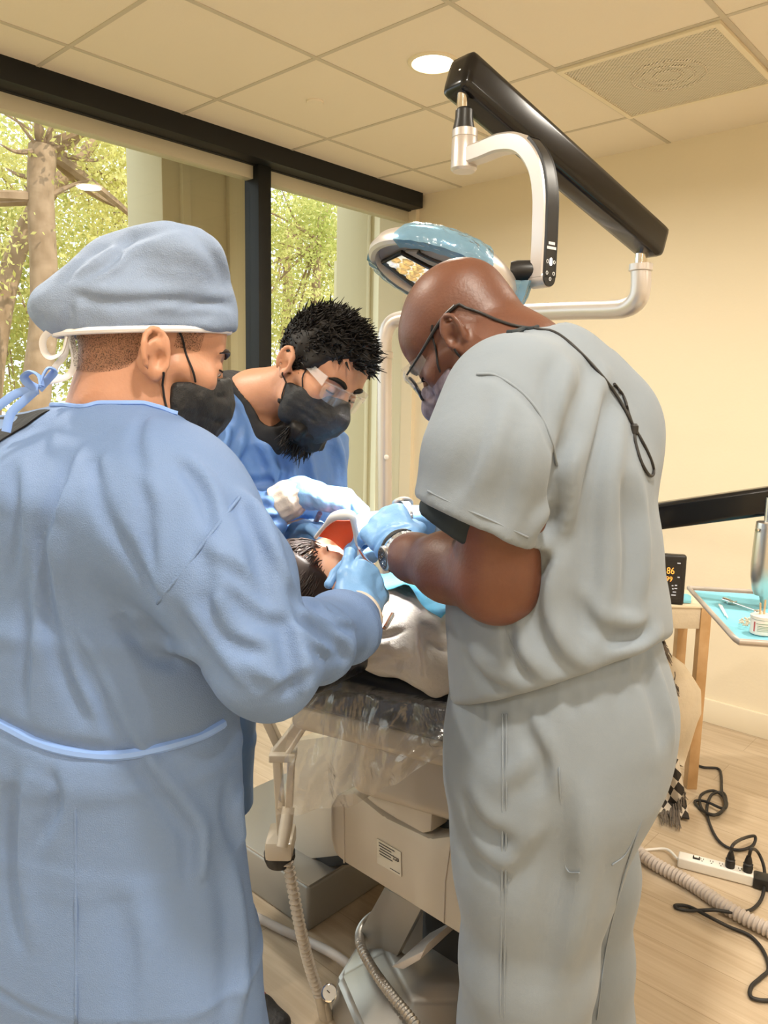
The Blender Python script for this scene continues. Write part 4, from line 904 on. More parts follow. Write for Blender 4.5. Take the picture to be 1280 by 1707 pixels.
# ================================================================== sculpting: smooth distance fields turned into one continuous surface
class Field:
    def __init__(s, lo, hi, h):
        s.lo = np.asarray(lo, float); s.h = h; s.n = np.ceil((np.asarray(hi, float) - s.lo) / h).astype(int) + 1
        s.d = np.full(s.n, 0.5, np.float32)
        s.ax = [(s.lo[i] + h * np.arange(s.n[i])).astype(np.float32) for i in range(3)]
    def blk(s, lo, hi):
        i0 = np.clip(np.floor((np.asarray(lo) - s.lo) / s.h).astype(int), 0, s.n); i1 = np.clip(np.ceil((np.asarray(hi) - s.lo) / s.h).astype(int) + 1, 0, s.n)
        sl = tuple(slice(a, b) for a, b in zip(i0, i1))
        return sl, s.ax[0][sl[0]][:, None, None], s.ax[1][sl[1]][None, :, None], s.ax[2][sl[2]][None, None, :]
    def comb(s, sl, v, k, op):
        a = s.d[sl]
        if a.size == 0: return
        if op == 's': v = -v
        if op == 'u':
            if k > 0:
                h = np.maximum(k - np.abs(a - v), 0) / k; s.d[sl] = np.minimum(a, v) - h * h * k * .25
            else: s.d[sl] = np.minimum(a, v)
        else:
            if k > 0:
                h = np.maximum(k - np.abs(a - v), 0) / k; s.d[sl] = np.maximum(a, v) + h * h * k * .25
            else: s.d[sl] = np.maximum(a, v)
    def cone(s, a, b, ra, rb, k=.01, op='u'):
        a = np.asarray(a, float); b = np.asarray(b, float); m = max(ra, rb) + max(k, .02) + 3 * s.h
        sl, X, Y, Z = s.blk(np.minimum(a, b) - m, np.maximum(a, b) + m)
        w = b - a; L2 = max(w @ w, 1e-12); qx, qy, qz = X - a[0], Y - a[1], Z - a[2]
        t = np.clip((qx * w[0] + qy * w[1] + qz * w[2]) / L2, 0, 1)
        v = np.sqrt((qx - t * w[0]) ** 2 + (qy - t * w[1]) ** 2 + (qz - t * w[2]) ** 2) - (ra + (rb - ra) * t)
        s.comb(sl, v, k, op); return s
    def ell(s, c, r, B=None, k=.01, op='u'):
        c = np.asarray(c, float); r = np.asarray(r, float); B = np.eye(3) if B is None else np.asarray(B, float)
        m = np.abs(B) @ r + max(k, .02) + 3 * s.h
        sl, X, Y, Z = s.blk(c - m, c + m); qx, qy, qz = X - c[0], Y - c[1], Z - c[2]
        u = [qx * B[0, i] + qy * B[1, i] + qz * B[2, i] for i in range(3)]
        k0 = np.sqrt(sum((u[i] / r[i]) ** 2 for i in range(3))); k1 = np.sqrt(sum((u[i] / r[i] ** 2) ** 2 for i in range(3)))
        s.comb(sl, k0 * (k0 - 1) / np.maximum(k1, 1e-4), k, op); return s
    def limb(s, st, k=.02, V=(0, 1, 0), cap=None, op='u', kk=.012, grow=0.0):
        """chain of elliptical sections: (point, across, deep); V = direction of the 'deep' axis"""
        pts = [np.asarray(q[0], float) for q in st]; A = [q[1] + grow for q in st]; Bq = [q[2] + grow for q in st]
        m = max(max(A), max(Bq)) + max(k, .02) + 3 * s.h
        sl, X, Y, Z = s.blk(np.min(pts, 0) - m, np.max(pts, 0) + m); acc = None
        for i in range(len(pts) - 1):
            a, b = pts[i], pts[i + 1]; w = b - a; L = np.linalg.norm(w); w = w / L
            v = np.asarray(V, float); v = nrm(v - w * (v @ w)); u = np.cross(w, v)
            qx, qy, qz = X - a[0], Y - a[1], Z - a[2]; tt = (qx * w[0] + qy * w[1] + qz * w[2]); t = np.clip(tt / L, 0, 1)
            ra = A[i] + (A[i + 1] - A[i]) * t; rb = Bq[i] + (Bq[i + 1] - Bq[i]) * t; e = cap if cap else np.minimum(ra, rb)
            qu = qx * u[0] + qy * u[1] + qz * u[2]; qv = qx * v[0] + qy * v[1] + qz * v[2]; qw = tt - t * L
            k0 = np.sqrt((qu / ra) ** 2 + (qv / rb) ** 2 + (qw / e) ** 2); k1 = np.sqrt((qu / ra ** 2) ** 2 + (qv / rb ** 2) ** 2 + (qw / e ** 2) ** 2)
            d = (k0 * (k0 - 1) / np.maximum(k1, 1e-3)).astype(np.float32)
            if acc is None: acc = d
            else:
                h = np.maximum(kk - np.abs(acc - d), 0) / kk; acc = np.minimum(acc, d) - h * h * kk * .25
        s.comb(sl, acc, k, op); return s
    def plane(s, p, n, k=0.0, lo=None, hi=None):
        """cut away the side n points to"""
        n = nrm(n); p = np.asarray(p, float)
        sl, X, Y, Z = s.blk(s.lo if lo is None else lo, (s.lo + s.h * s.n) if hi is None else hi)
        v = ((X - p[0]) * n[0] + (Y - p[1]) * n[1] + (Z - p[2]) * n[2]).astype(np.float32); s.comb(sl, v * 1.0, k, 'i'); return s
    def line(s, pts, w, amp):
        """raise (amp > 0) or sink the surface along a polyline with a soft profile"""
        pts = np.asarray(pts, float); m = 3 * w
        sl, X, Y, Z = s.blk(pts.min(0) - m, pts.max(0) + m)
        if s.d[sl].size == 0: return s
        best = None; N = len(pts) - 1
        for i in range(N):
            a, b = pts[i], pts[i + 1]; e = b - a; L2 = max(e @ e, 1e-12); qx, qy, qz = X - a[0], Y - a[1], Z - a[2]
            t = np.clip((qx * e[0] + qy * e[1] + qz * e[2]) / L2, 0, 1); d2 = (qx - t * e[0]) ** 2 + (qy - t * e[1]) ** 2 + (qz - t * e[2]) ** 2
            f = (i + t) / N; am = np.sin(PI * np.clip(f * .92 + .04, 0, 1)) ** .6
            v = np.exp(-d2 / (w * w)) * am; best = v if best is None else np.maximum(best, v)
        s.d[sl] -= (amp * best).astype(np.float32); return s
    def noise(s, amp, freq, seed=0, stretch=(1, 1, 1), oct=3, band=.03):
        I = np.nonzero(np.abs(s.d) < band)
        if len(I[0]) == 0: return s
        p = np.stack([s.ax[i][I[i]] for i in range(3)], 1) * np.asarray(stretch); r = np.random.default_rng(seed); v = 0; a = amp; f = freq
        for o in range(oct):
            wv = 0
            for _ in range(4):
                k = r.normal(0, 1, 3); k = k / np.linalg.norm(k) * f; wv = wv + np.sin(p @ k + r.uniform(0, 6.3) + 1.2 * np.sin(p @ (r.normal(0, 1, 3) * f * .5)))
            v = v + a * wv / 2; a *= .5; f *= 2
        s.d[I] -= v.astype(np.float32); return s
    def surf(s, pts, lift=0.0, t0=.35, t1=2.6):
        """points of the surface seen along picture rays"""
        out = []
        T = np.arange(t0, t1, s.h * .5)
        for q in pts:
            d = ray(q[0], q[1]); d = d / np.linalg.norm(d); R = CAM + T[:, None] * d; ix = np.rint((R - s.lo) / s.h).astype(int)
            ok = np.all((ix >= 0) & (ix < s.n), 1); val = np.full(len(T), .5); val[ok] = s.d[tuple(ix[ok].T)]; j = np.nonzero(val < 0)[0]
            if len(j): out.append(R[j[0]] - d * lift)
        return np.array(out)
    def fold(s, px, w, amp, k=6):
        """crease drawn where the picture shows it, laid on the surface"""
        c = curve_pts(np.array(px, float), k); q = s.surf(c)
        for _ in range(3):
            if len(q) > 4: q[1:-1] = (q[:-2] + 2 * q[1:-1] + q[2:]) / 4
        if len(q) > 1: s.line(q, w, amp)
        return s
    def crease(s, px, w, amp):
        s.fold(px, w, -amp)
        off = np.array(px, float); t = np.gradient(off, axis=0); t /= np.maximum(np.linalg.norm(t, axis=1, keepdims=True), 1e-6); n = np.stack([t[:, 1], -t[:, 0]], 1)
        return s.fold(off + n * w * 1275 * 1.3, w, amp * .9)
    def quads(s, smooth=1, keep_largest=True):
        g = openvdb.FloatGrid(); bg = 3.0; arr = np.clip(s.d / s.h, -bg, bg).astype(np.float32); arr[0] = arr[-1] = bg; arr[:, 0] = arr[:, -1] = bg; arr[:, :, 0] = arr[:, :, -1] = bg
        g.background = bg; g.copyFromArray(arr, tolerance=0.0); V, Q = g.convertToQuads(0.0); V = V.astype(float); Q = Q.astype(int)
        if keep_largest and len(Q):
            lab = np.arange(len(V))
            for _ in range(400):
                m = lab[Q].min(1); new = lab.copy(); np.minimum.at(new, Q.ravel(), np.repeat(m, 4)); new = new[new]
                if np.array_equal(new, lab): break
                lab = new
            cnt = np.bincount(lab[Q[:, 0]], minlength=len(V)); ks = np.nonzero(cnt > (0.02 * cnt.max() if keep_largest != 'one' else cnt.max() - 1))[0]; kq = np.isin(lab[Q[:, 0]], ks); Q = Q[kq]
            us, inv = np.unique(Q, return_inverse=True); V = V[us]; Q = inv.reshape(-1, 4)
        for _ in range(smooth):
            acc = np.zeros_like(V); ct = np.zeros(len(V))
            for a, b in ((0, 1), (1, 2), (2, 3), (3, 0)):
                np.add.at(acc, Q[:, a], V[Q[:, b]]); np.add.at(acc, Q[:, b], V[Q[:, a]]); np.add.at(ct, Q[:, a], 1); np.add.at(ct, Q[:, b], 1)
            V = V * .45 + .55 * acc / np.maximum(ct, 1)[:, None]
        return V * s.h + s.lo, Q[:, ::-1]
    def copy(s):
        f = Field.__new__(Field); f.lo, f.h, f.n, f.ax, f.d = s.lo, s.h, s.n, s.ax, s.d.copy(); return f
def sdf_obj(name, f, m, parent=None, loc=None, smooth=1, extra=None, keep=True, flip=False):
    V, Q = f.quads(smooth, keep)
    if flip: Q = Q[:, ::-1]
    F = Q.tolist()
    if extra is not None and len(extra.v):
        k = len(V); V = np.concatenate([V, np.array(extra.v)]); F += [tuple(i + k for i in q) for q in extra.f]
    return link(name, A2W(V), F, m, parent, loc, True, None)
def density(o, fn):
    '''per-vertex hair density (1 thick .. 0 bare) as a mesh attribute'''
    me = o.data; V = W2A(np.array([v.co[:] for v in me.vertices]) + root_loc(o)); at = me.attributes.new('density', 'FLOAT', 'POINT'); at.data.foreach_set('value', np.clip(fn(V), 0, 1).astype(np.float32))
def sstep(x, a, b): t = np.clip((x - a) / (b - a), 0, 1); return t * t * (3 - 2 * t)
def bounds(pts, m): p = np.array([np.asarray(q, float) for q in pts]); return p.min(0) - m, p.max(0) + m

def hpose(az, pitch, roll):
    """head axes (left, face, up) for a face looking along azimuth az (deg from +x towards +y), tipped down by pitch, leaning to its own left by roll"""
    a, p, r = map(math.radians, (az, pitch, roll))
    Fh = np.array([math.cos(a), math.sin(a), 0]); F = Fh * math.cos(p) + np.array([0, 0, -math.sin(p)]); U = Fh * math.sin(p) + np.array([0, 0, math.cos(p)]); L = np.array([-math.sin(a), math.cos(a), 0])
    return np.stack([math.cos(r) * L - math.sin(r) * U, F, math.cos(r) * U + math.sin(r) * L], 1)
class Head:
    def __init__(s, c, B, sc=1.0): s.c = np.asarray(c, float); s.B = B; s.s = sc
    def p(s, x, y, z): return s.c + s.s * (s.B @ np.array([x, y, z]))
    def loc(s, V): return ((np.asarray(V) - s.c) @ s.B) / s.s
    def skull(s, f, g=0.0, k=.02):
        S = s.s; r = lambda *a: [q * S + g for q in a]
        f.ell(s.p(0, -.012, .042), r(.077, .098, .084), s.B, k); f.ell(s.p(0, .045, .036), r(.063, .046, .056), s.B, k)
    def build(s, f, ears=True, nose=1.0, jaw=1.0, lids=.9):
        S = s.s; p = s.p; s.skull(f)
        f.ell(p(0, .040, -.030), np.array([.058, .052, .066]) * S, s.B, .02)
        f.ell(p(0, .022, -.070), np.array([.054 * jaw, .056, .040]) * S, s.B, .02)
        for q in (-1, 1):
            f.cone(p(q * .058, .0, -.035), p(q * .050 * jaw, .012, -.072), .016 * S, .018 * S, .018); f.cone(p(q * .050 * jaw, .012, -.072), p(q * .014, .078, -.100), .018 * S, .018 * S, .018)
            f.cone(p(q * .046, .062, -.022), p(q * .062, .022, -.016), .019 * S, .013 * S, .018)
        f.ell(p(0, .080, -.100), np.array([.021, .018, .017]) * S, s.B, .014)
        f.cone(p(-.040, .074, .021), p(-.014, .086, .017), .010 * S, .010 * S, .012); f.cone(p(.040, .074, .021), p(.014, .086, .017), .010 * S, .010 * S, .012)
        for q in (-1, 1): f.ell(p(q * .033, .097, -.001), np.array([.020, .016, .014]) * S, s.B, .012, 's')
        f.cone(p(0, .088, .012), p(0, .108 * nose, -.030), .008 * S, .012 * S, .010); f.ell(p(0, .110 * nose, -.034), np.array([.012, .012, .010]) * S, s.B, .008)
        for q in (-1, 1): f.ell(p(q * .014, .100, -.037), np.array([.009, .012, .008]) * S, s.B, .008)
        f.cone(p(-.020, .088, -.064), p(.020, .088, -.064), .006 * S, .006 * S, .010); f.cone(p(-.016, .088, -.074), p(.016, .088, -.074), .007 * S, .007 * S, .010)
        for q in (-1, 1): f.ell(p(q * .033, .0785, -.002), np.array([.0135, .0125, .0125]) * S, s.B, .004)      # closed or lowered lids
        if ears:
            for q in (-1, 1): s.ear(f, q)
    def ear(s, f, q, sc=1.0):
        S = s.s; out = .008
        E = lambda y, z, o: s.p(q * (.0745 + o), -.010 + y * sc, -.012 + z * sc)
        tilt = lambda a, ry, rz: (-.004 + ry * math.cos(a) - .18 * rz * math.sin(a), rz * math.sin(a))
        R = s.B @ np.array([[1, 0, 0], [0, .985, .17], [0, -.17, .985]]) @ np.array([[.94, q * .34, 0], [-q * .34, .94, 0], [0, 0, 1]])
        f.ell(E(-.004, .003, .006), np.array([.0075, .0185, .0300]) * S * sc, R, .008)
        ring = [];
        for a in np.linspace(-.9, 4.0, 15):
            y, z = tilt(a, .0165, .0275); ring.append(E(y, z + .004, .010 + .007 * max(0, -math.cos(a)) + .003))
        for a, b in zip(ring[:-1], ring[1:]): f.cone(a, b, .0042 * S, .0042 * S, .003)
        ah = [E(*tilt(a, .009, .017), .013) for a in np.linspace(-.2, 3.3, 8)]
        for a, b in zip(ah[:-1], ah[1:]): f.cone(a, b, .0030 * S, .0030 * S, .004)
        f.ell(E(.004, -.023, .008), np.array([.006, .009, .010]) * S * sc, R, .006)
        f.ell(E(.003, -.004, .016), np.array([.010, .0075, .011]) * S * sc, s.B, .004, 's')
        f.cone(E(.013, -.006, .004), E(.011, -.008, .010), .005 * S, .004 * S, .005)
def hand(f, wrist, d, n, side, curls, S=1.0, grow=0.0, thumb=((.55, .75, -.2), (.85, .5, -.3), (.95, .2, -.35)), spread=.0, k=.010):
    """palm, four unequal fingers and a thumb; side +1 = left hand; curls = knuckle bends (deg) per finger"""
    d = nrm(d); n = np.asarray(n, float); n = nrm(n - d * (n @ d)); t = side * np.cross(d, n); wrist = np.asarray(wrist, float); tips = []
    g = grow
    lens = [(.046, .027, .021), (.051, .031, .022), (.047, .029, .022), (.037, .022, .020)]
    f.cone(wrist, wrist + d * .03 * S, .025 * S + g, .026 * S + g, k)
    for i in range(4):
        off = (.030 - .020 * i); base = wrist + S * (d * (.092 - .003 * abs(i - 1) - .004 * max(0, i - 2)) + t * off + n * (-.002 * abs(i - 1.5)))
        f.cone(wrist + S * (d * .016 + t * off * .55), base, .0145 * S + g, .0118 * S + g, k)
        f.cone(wrist + S * (d * .05 + t * off * .8 - n * .006), base - n * .004 * S, .012 * S + g, .010 * S + g, k)
        a = 0.0; p = base; sp = spread * (1.5 - i) * .5; dd = nrm(d + t * sp)
        rr = (.0098, .0088, .0080, .0070) if i < 3 else (.0086, .0077, .0070, .0062)
        for j in range(3):
            a += math.radians(curls[i][j]); v = dd * math.cos(a) - n * math.sin(a); q = p + v * lens[i][j] * S
            f.cone(p, q, rr[j] * S + g, rr[j + 1] * S + g, .004 if j else .006); p = q
        tips.append(p)
    p = wrist + S * (d * .022 + t * .024 - n * .006); rr = (.0145, .0112, .0100, .0085)
    for j, (L, c) in enumerate(zip((.044, .033, .027), thumb)):
        v = nrm(d * c[0] + t * c[1] + n * c[2]); q = p + v * L * S; f.cone(p, q, rr[j] * S + g, rr[j + 1] * S + g, .010 if j == 0 else .004); p = q
    tips.append(p); return tips
FIST = [(62, 78, 40), (66, 82, 42), (68, 82, 42), (66, 78, 40)]
RELAX = [(22, 30, 20), (26, 34, 22), (30, 36, 22), (32, 36, 22)]
def shoe(f, ank, toe, S=1.0):
    a = np.asarray(ank, float); t = np.asarray(toe, float); d = nrm((t - a) * [1, 1, 0]); h = a * [1, 1, 0] - d * .05
    f.limb([(h + [0, 0, .05], .040, .050), (h + d * .10 + [0, 0, .048], .042, .048), (h + d * .20 + [0, 0, .036], .047, .036), (h + d * .26 + [0, 0, .028], .040, .028)], .02, V=(0, 0, 1))
    f.cone(h + d * .04 + [0, 0, .06], h + d * .04 + [0, 0, .11], .042, .044, .02)
def tufts(n, roots, dirs, L, r0, seed, bend=.3, seg=3, sides=4):
    """tapered locks of hair"""
    r = np.random.default_rng(seed); m = MB('a')
    for i in range(n):
        p = roots[i]; v = dirs[i]; l = L[i] if hasattr(L, '__len__') else L * r.uniform(.7, 1.3); b = r.normal(0, bend, 3); pts = [p + v * l * q + b * l * q * q for q in np.linspace(0, 1, seg + 1)]
        m.tube(pts, [r0 * (1 - .85 * q) * r.uniform(.8, 1.2) for q in np.linspace(0, 1, seg + 1)], sides, caps=False)
    return m
# ================================================================== shared face details
def ring_pts(h, ry, rz, z0, tilt, n=40, y0=0.0, sc=1.0, a0=0, a1=2 * PI):
    return [h.p(ry * math.cos(a), y0 + rz * math.sin(a), z0 + tilt * (y0 + rz * math.sin(a))) for a in np.linspace(a0, a1, n)]
def mask_field(h, grow=0.0, tent=.018):
    lo, hi = bounds([h.p(0, .05, -.05)], .15); f = Field(lo, hi, .0024); S = h.s
    f.ell(h.p(0, .036, -.052), np.array([.068, .066, .064]) * S + grow, h.B, .02)
    f.cone(h.p(0, .098, -.018), h.p(0, .100 + tent, -.042), .015 * S + grow, .020 * S + grow, .035)
    f.cone(h.p(0, .088 + tent * .6, -.070), h.p(0, .070, -.112), .024 * S + grow, .026 * S + grow, .03)
    for q in (-1, 1): f.cone(h.p(q * .050, .020, -.045), h.p(q * .045, .030, -.095), .020 * S + grow, .020 * S + grow, .02)
    return f
def mask(name, h, m, parent, top=.0, back=.012, tent=.018, pleats=True, cheek=-.36):
    f = mask_field(h, .0022, tent)
    f.plane(h.p(0, .10, -.004 + top), h.B @ nrm([0, cheek * -1.0 * -1.0, 1]), .006)
    f.plane(h.p(0, back, -.06), h.B @ nrm([0, -1, -.10]), .006)
    f.plane(h.p(0, .05, -.128), h.B @ nrm([0, -.25, -1]), .006)
    if pleats:
        for z in (-.040, -.056, -.072): f.line([h.p(x, .03 + .082 * math.cos(x / .062 * 1.2), z) for x in np.linspace(-.062, .062, 14)], .0045, -.0035)
    f.noise(.0010, 130, 5)
    o = sdf_obj(name, f, m, parent, smooth=1)
    return o
def loop_on(h, q, body, parent, r=.0014):
    '''mask elastic lying on the cheek: picked off the body surface'''
    for path in ([(.006, .030), (.020, .018), (.034, -.008), (.048, -.030)], [(.0, -.030), (.008, -.052), (.018, -.074), (.030, -.092)]):
        c = curve_pts(np.array([(0, a, b) for a, b in path]), 6); pts = []
        for _, y, z in c:
            T = np.arange(.10, .02, -.0008); R = np.array([h.p(q * t, y, z) for t in T]); ix = np.rint((R - body.lo) / body.h).astype(int); j = np.nonzero(body.d[tuple(ix.T)] < 0)[0]
            pts.append(R[j[0]] + h.B[:, 0] * q * .0022 if len(j) else h.p(q * .07, y, z))
        pts = np.array(pts); pts[1:-1] = (pts[:-2] + pts[1:-1] + pts[2:]) / 3; build('ear_loop', MB('a').tube(pts, r, 7), 'black_cloth', parent)
def edge_tube(G, B, xs, y0, y1, r, lift=.0):
    '''binding along the line where the cloth first covers the skin, going down each picture column'''
    pts = []
    for x in xs:
        for y in range(y0, y1, 3):
            a = G.surf([(x, y)]); b = B.surf([(x, y)])
            if len(a) and (not len(b) or np.linalg.norm(a[0] - CAM) < np.linalg.norm(b[0] - CAM)): pts.append(a[0]); break
    pts = np.array(pts)
    if len(pts) < 4: return MB('a')
    for _ in range(2): pts[1:-1] = (pts[:-2] + 2 * pts[1:-1] + pts[2:]) / 4
    return MB('a').tube(pts, r, 7)
def brow(h, q, mb, r=.0032, z=.021, w=1.0):
    mb.tube([h.p(q * .014, .0965, z - .004), h.p(q * .026, .0955, z + .001), h.p(q * .040, .088, z + .002), h.p(q * .050, .076, z - .004)], [r * .9, r * 1.15, r, r * .45], 8, smooth=4); return mb
def lash(h, q, mb, z=-.007, r=.0013):
    mb.tube([h.p(q * (.033 + .0125 * math.sin(a)), .0775 + .0132 * math.cos(a), z - .0008 * math.cos(a)) for a in np.linspace(-1.2, 1.2, 9)], r, 6); return mb
def eye_open(h, q, parent, z=-.004):
    f = MB('a'); c = h.p(q * .033, .0800, z); f.lathe(c - h.B[:, 1] * .008 * h.s, h.B[:, 1], [(0, .0108 * h.s), (.011 * h.s, .0098 * h.s), (.0155 * h.s, .0068 * h.s), (.0178 * h.s, .001)], 20)
    e = build('eye', f, 'eye_white', parent); i = MB('a').lathe(c + h.B[:, 1] * .0062 * h.s - h.B[:, 2] * .002, h.B[:, 1], [(0, .0058 * h.s), (.0024, .0045 * h.s), (.0035, .001)], 16); build('iris', i, 'eye_dark', e)
def fibre_tube(f, px, r, lift=.0, n=7, k=8):
    q = f.surf(curve_pts(np.array(px, float), k), lift)
    for _ in range(3):
        if len(q) > 4: q[1:-1] = (q[:-2] + 2 * q[1:-1] + q[2:]) / 4
    return MB('a').tube(q, r, n) if len(q) > 2 else MB('a')

# ================================================================== person in the blue cap and dotted gown (back to us)
H1 = Head(P(252, 586, 1.02), hpose(30, 13, 0), .97)
f1 = np.array([.54, .84, 0]); s1 = np.array([.84, -.54, 0]); C1 = np.array([-.375, .985, 0])
S1R, E1R, W1R = P(300, 834, .90), P(436, 1106, .79), P(590, 1032, 1.07)
S1L, E1L, W1L = C1 - .19 * s1 + [0, 0, 1.385], np.array([-.44, 1.24, 1.13]), np.array([-.25, 1.26, 1.14])
tor1 = [(C1 + f1 * .02 + [0, 0, 1.43], .12, .080), (C1 + [0, 0, 1.36], .185, .120), (C1 + [0, 0, 1.22], .205, .145), (C1 + [0, 0, 1.05], .210, .150), (C1 + [0, 0, .93], .218, .152),
        (C1 - f1 * .01 + [0, 0, .78], .258, .168), (C1 + [0, 0, .55], .266, .172), (C1 + [0, 0, .26], .262, .178)]
NB1 = C1 + f1 * .02 + [-.0, 0, 1.47]
lo, hi = bounds([q[0] for q in tor1] + [S1R, E1R, W1R, E1L, H1.p(0, .1, .15), H1.p(0, -.1, .1), [C1[0], C1[1], .0]], .22)
lo[2] = -.02; B1 = Field(lo, hi, .0042)
H1.build(B1, nose=.92)
B1.cone(H1.p(0, -.030, -.045), NB1 + [0.02, 0, 0], .056, .062, .03); B1.cone(NB1 + [.02, 0, 0], NB1 + [-.0, 0, -.05], .060, .070, .03)
B1.limb([(q[0], q[1] - .03, q[2] - .03) for q in tor1[:6]], .03, V=f1)
for S_, E_, W_ in ((S1R, E1R, W1R), (S1L, E1L, W1L)):
    B1.cone(NB1 + [0, 0, -.06], S_, .05, .052, .03); B1.cone(S_, E_, .050, .042, .02); B1.cone(E_, W_, .042, .026, .015)
HD1 = nrm([.30, .80, .52]); HN1 = np.array([.72, -.52, .40])
CU1 = [(60, 70, 40), (64, 76, 42), (62, 76, 42), (62, 76, 40)]
TH1 = ((.85, .40, -.15), (.95, .12, -.2), (.95, -.05, -.3))
hand(B1, W1R, HD1, HN1, -1, CU1, S=.93, grow=-.0025, thumb=TH1); hand(B1, W1L, nrm([.7, .5, -.1]), [0, 0, 1], 1, RELAX, grow=-.0025)
for q in (-1, 1):
    hp_ = C1 + s1 * q * .10 + [0, 0, .90]; kn = C1 + s1 * q * .11 + f1 * .02 + [0, 0, .48]; an = C1 + s1 * q * .12 + [0, 0, .09]
    B1.cone(hp_, kn, .085, .055, .03); B1.cone(kn, an, .052, .036, .02); shoe(B1, an, an + f1 * .2)
M1 = sdf_obj('person', B1, 'skin_light', loc=A2W(C1), keep='one')
tag(M1, 'person in a blue surgical cap, black mask and blue gown, seen from behind', 'person', 'dental team around the chair')
# gown
G1 = Field(lo, hi, .0042)
G1.limb(tor1, .03, V=f1, cap=.03)
G1.cone(NB1 + [.03, 0, -.045], S1R + [0, 0, .0], .075, .078, .05); G1.cone(NB1 + [0, 0, -.05], S1L, .075, .08, .05)
G1.limb([(S1R, .078, .085), ((S1R * .5 + E1R * .5) + [.012, -.01, .0], .076, .085), (E1R, .058, .066)], .035, kk=.03)
G1.limb([(E1R, .058, .064), (E1R * .55 + W1R * .45, .046, .052), (E1R * .2 + W1R * .8, .043, .046), (W1R, .036, .036)], .03, kk=.03, cap=.012)
G1.limb([(S1L, .085, .085), (E1L, .068, .068), (W1L, .04, .04)], .03, kk=.03, cap=.012)
G1.limb([(S1L - f1 * .035 + [0, 0, -.02], .07, .09), (C1 - f1 * .03 + [0, 0, 1.36], .085, .11), (S1R - f1 * .03 + [0, 0, -.03], .07, .085)], .07, V=f1)
G1.cone(H1.p(0, -.030, -.045), NB1 + [.02, 0, .03], .062, .066, .012, 's')
for px, w, a in [([(118, 760), (96, 830), (72, 896)], .012, .012), ([(72, 900), (83, 1011), (108, 1119), (140, 1190)], .014, .013), ([(162, 774), (172, 843), (215, 914), (259, 990)], .010, .013),
                 ([(233, 803), (248, 850), (255, 961)], .010, .010), ([(118, 1058), (162, 1148), (216, 1252)], .012, .014), ([(222, 1262), (300, 1363), (318, 1392), (318, 1462)], .012, .013),
                 ([(212, 1040), (259, 1090), (323, 1105)], .012, .010), ([(385, 1314), (381, 1353), (394, 1404)], .012, .009), ([(40, 940), (45, 1060), (40, 1180)], .014, .008), ([(20, 780), (30, 860), (22, 960)], .012, .008),
                 ([(300, 1020), (345, 1090), (392, 1150)], .012, .012), ([(402, 838), (431, 904), (446, 1000)], .014, .014), ([(473, 1038), (486, 1100), (492, 1154)], .012, .011), ([(500, 1030), (551, 1065), (574, 1091)], .010, .012),
                 ([(345, 1000), (372, 1060), (430, 1085)], .010, .010), ([(330, 900), (350, 960), (345, 1010)], .012, .006), ([(520, 1010), (545, 1040), (590, 1050)], .008, .007), ([(300, 770), (340, 820), (352, 880)], .010, .008), ([(508, 1064), (535, 1090), (560, 1096)], .008, .006), ([(455, 1165), (490, 1135), (520, 1125)], .009, .007), ([(380, 985), (430, 1030), (470, 1040)], .010, .007), ([(425, 890), (455, 940), (478, 985)], .010, .007), ([(400, 1120), (430, 1140), (470, 1150)], .010, .006), ([(350, 930), (400, 960), (430, 1000)], .010, .005),
                 ([(240, 700), (230, 740), (240, 790)], .010, .005), ([(30, 1300), (22, 1420), (30, 1560)], .016, .008), ([(370, 1450), (385, 1560), (380, 1700)], .016, .007), ([(200, 1500), (215, 1600), (210, 1707)], .02, .006), ([(90, 1290), (100, 1340), (70, 1400)], .012, .006)]:
    G1.crease(px, w * .85, a * 1.7)
tie_px = [(-30, 1190), (11, 1211), (72, 1241), (144, 1257), (219, 1257), (323, 1231), (372, 1206)]
G1.fold(tie_px, .013, -.010)
G1.noise(.0034, 14, 3, (1, 1, .55), 3)
xt = MB('a')
for px in ([(399, 829), (355, 885), (310, 945), (263, 1006)], [(125, 1262), (126, 1400), (127, 1560), (127, 1706)]):
    xt.merge(*(lambda t: (t.v, t.f))(fibre_tube(G1, px, .0022)))
gown1 = sdf_obj('gown', G1, 'gown_dotted', M1, extra=xt)
gt = fibre_tube(G1, tie_px, .0062, .001); build('waist_tie', gt, 'gown_tie', gown1)
nk = edge_tube(G1, B1, range(86, 300, 7), 600, 800, .0034); build('neck_binding', nk, 'gown_tie', gown1)
tl = MB('a'); a0 = P(60, 650, .93)
for loop in ([(62, 648), (48, 640), (40, 628), (52, 620), (66, 628), (70, 644)], [(66, 648), (82, 630), (92, 618), (80, 614), (70, 630), (66, 646)], [(60, 650), (40, 668), (18, 690), (10, 720)], [(64, 650), (30, 655), (4, 672), (-20, 690)]):
    tl.tube([P(x, y, .93 - .004 * i) for i, (x, y) in enumerate(loop)], .0052, 8, smooth=5, flat=.35)
build('neck_tie', tl, 'gown_tie', gown1)
ua, ub = [], []
for x in range(-20, 84, 6):
    q = (x + 20) / 100; ya = next((y for y in range(640, 740, 3) if len(G1.surf([(x, y)]))), 700) + 4; a, b = G1.surf([(x, ya)]), G1.surf([(x, ya + 46 * (1 - q) + 2)])
    if len(a) and len(b): ua.append(a[0]); ub.append(b[0])
ua, ub = np.array(ua), np.array(ub)
for A_ in (ua, ub):
    for _ in range(4): A_[1:-1] = (A_[:-2] + 2 * A_[1:-1] + A_[2:]) / 4
vw = nrm(CAM - ua.mean(0)) * .006
build('undershirt', MB('a').sheet(np.array([ua * (1 - q) + ub * q + vw for q in np.linspace(0, 1, 5)]), .002), 'black_cloth', M1)
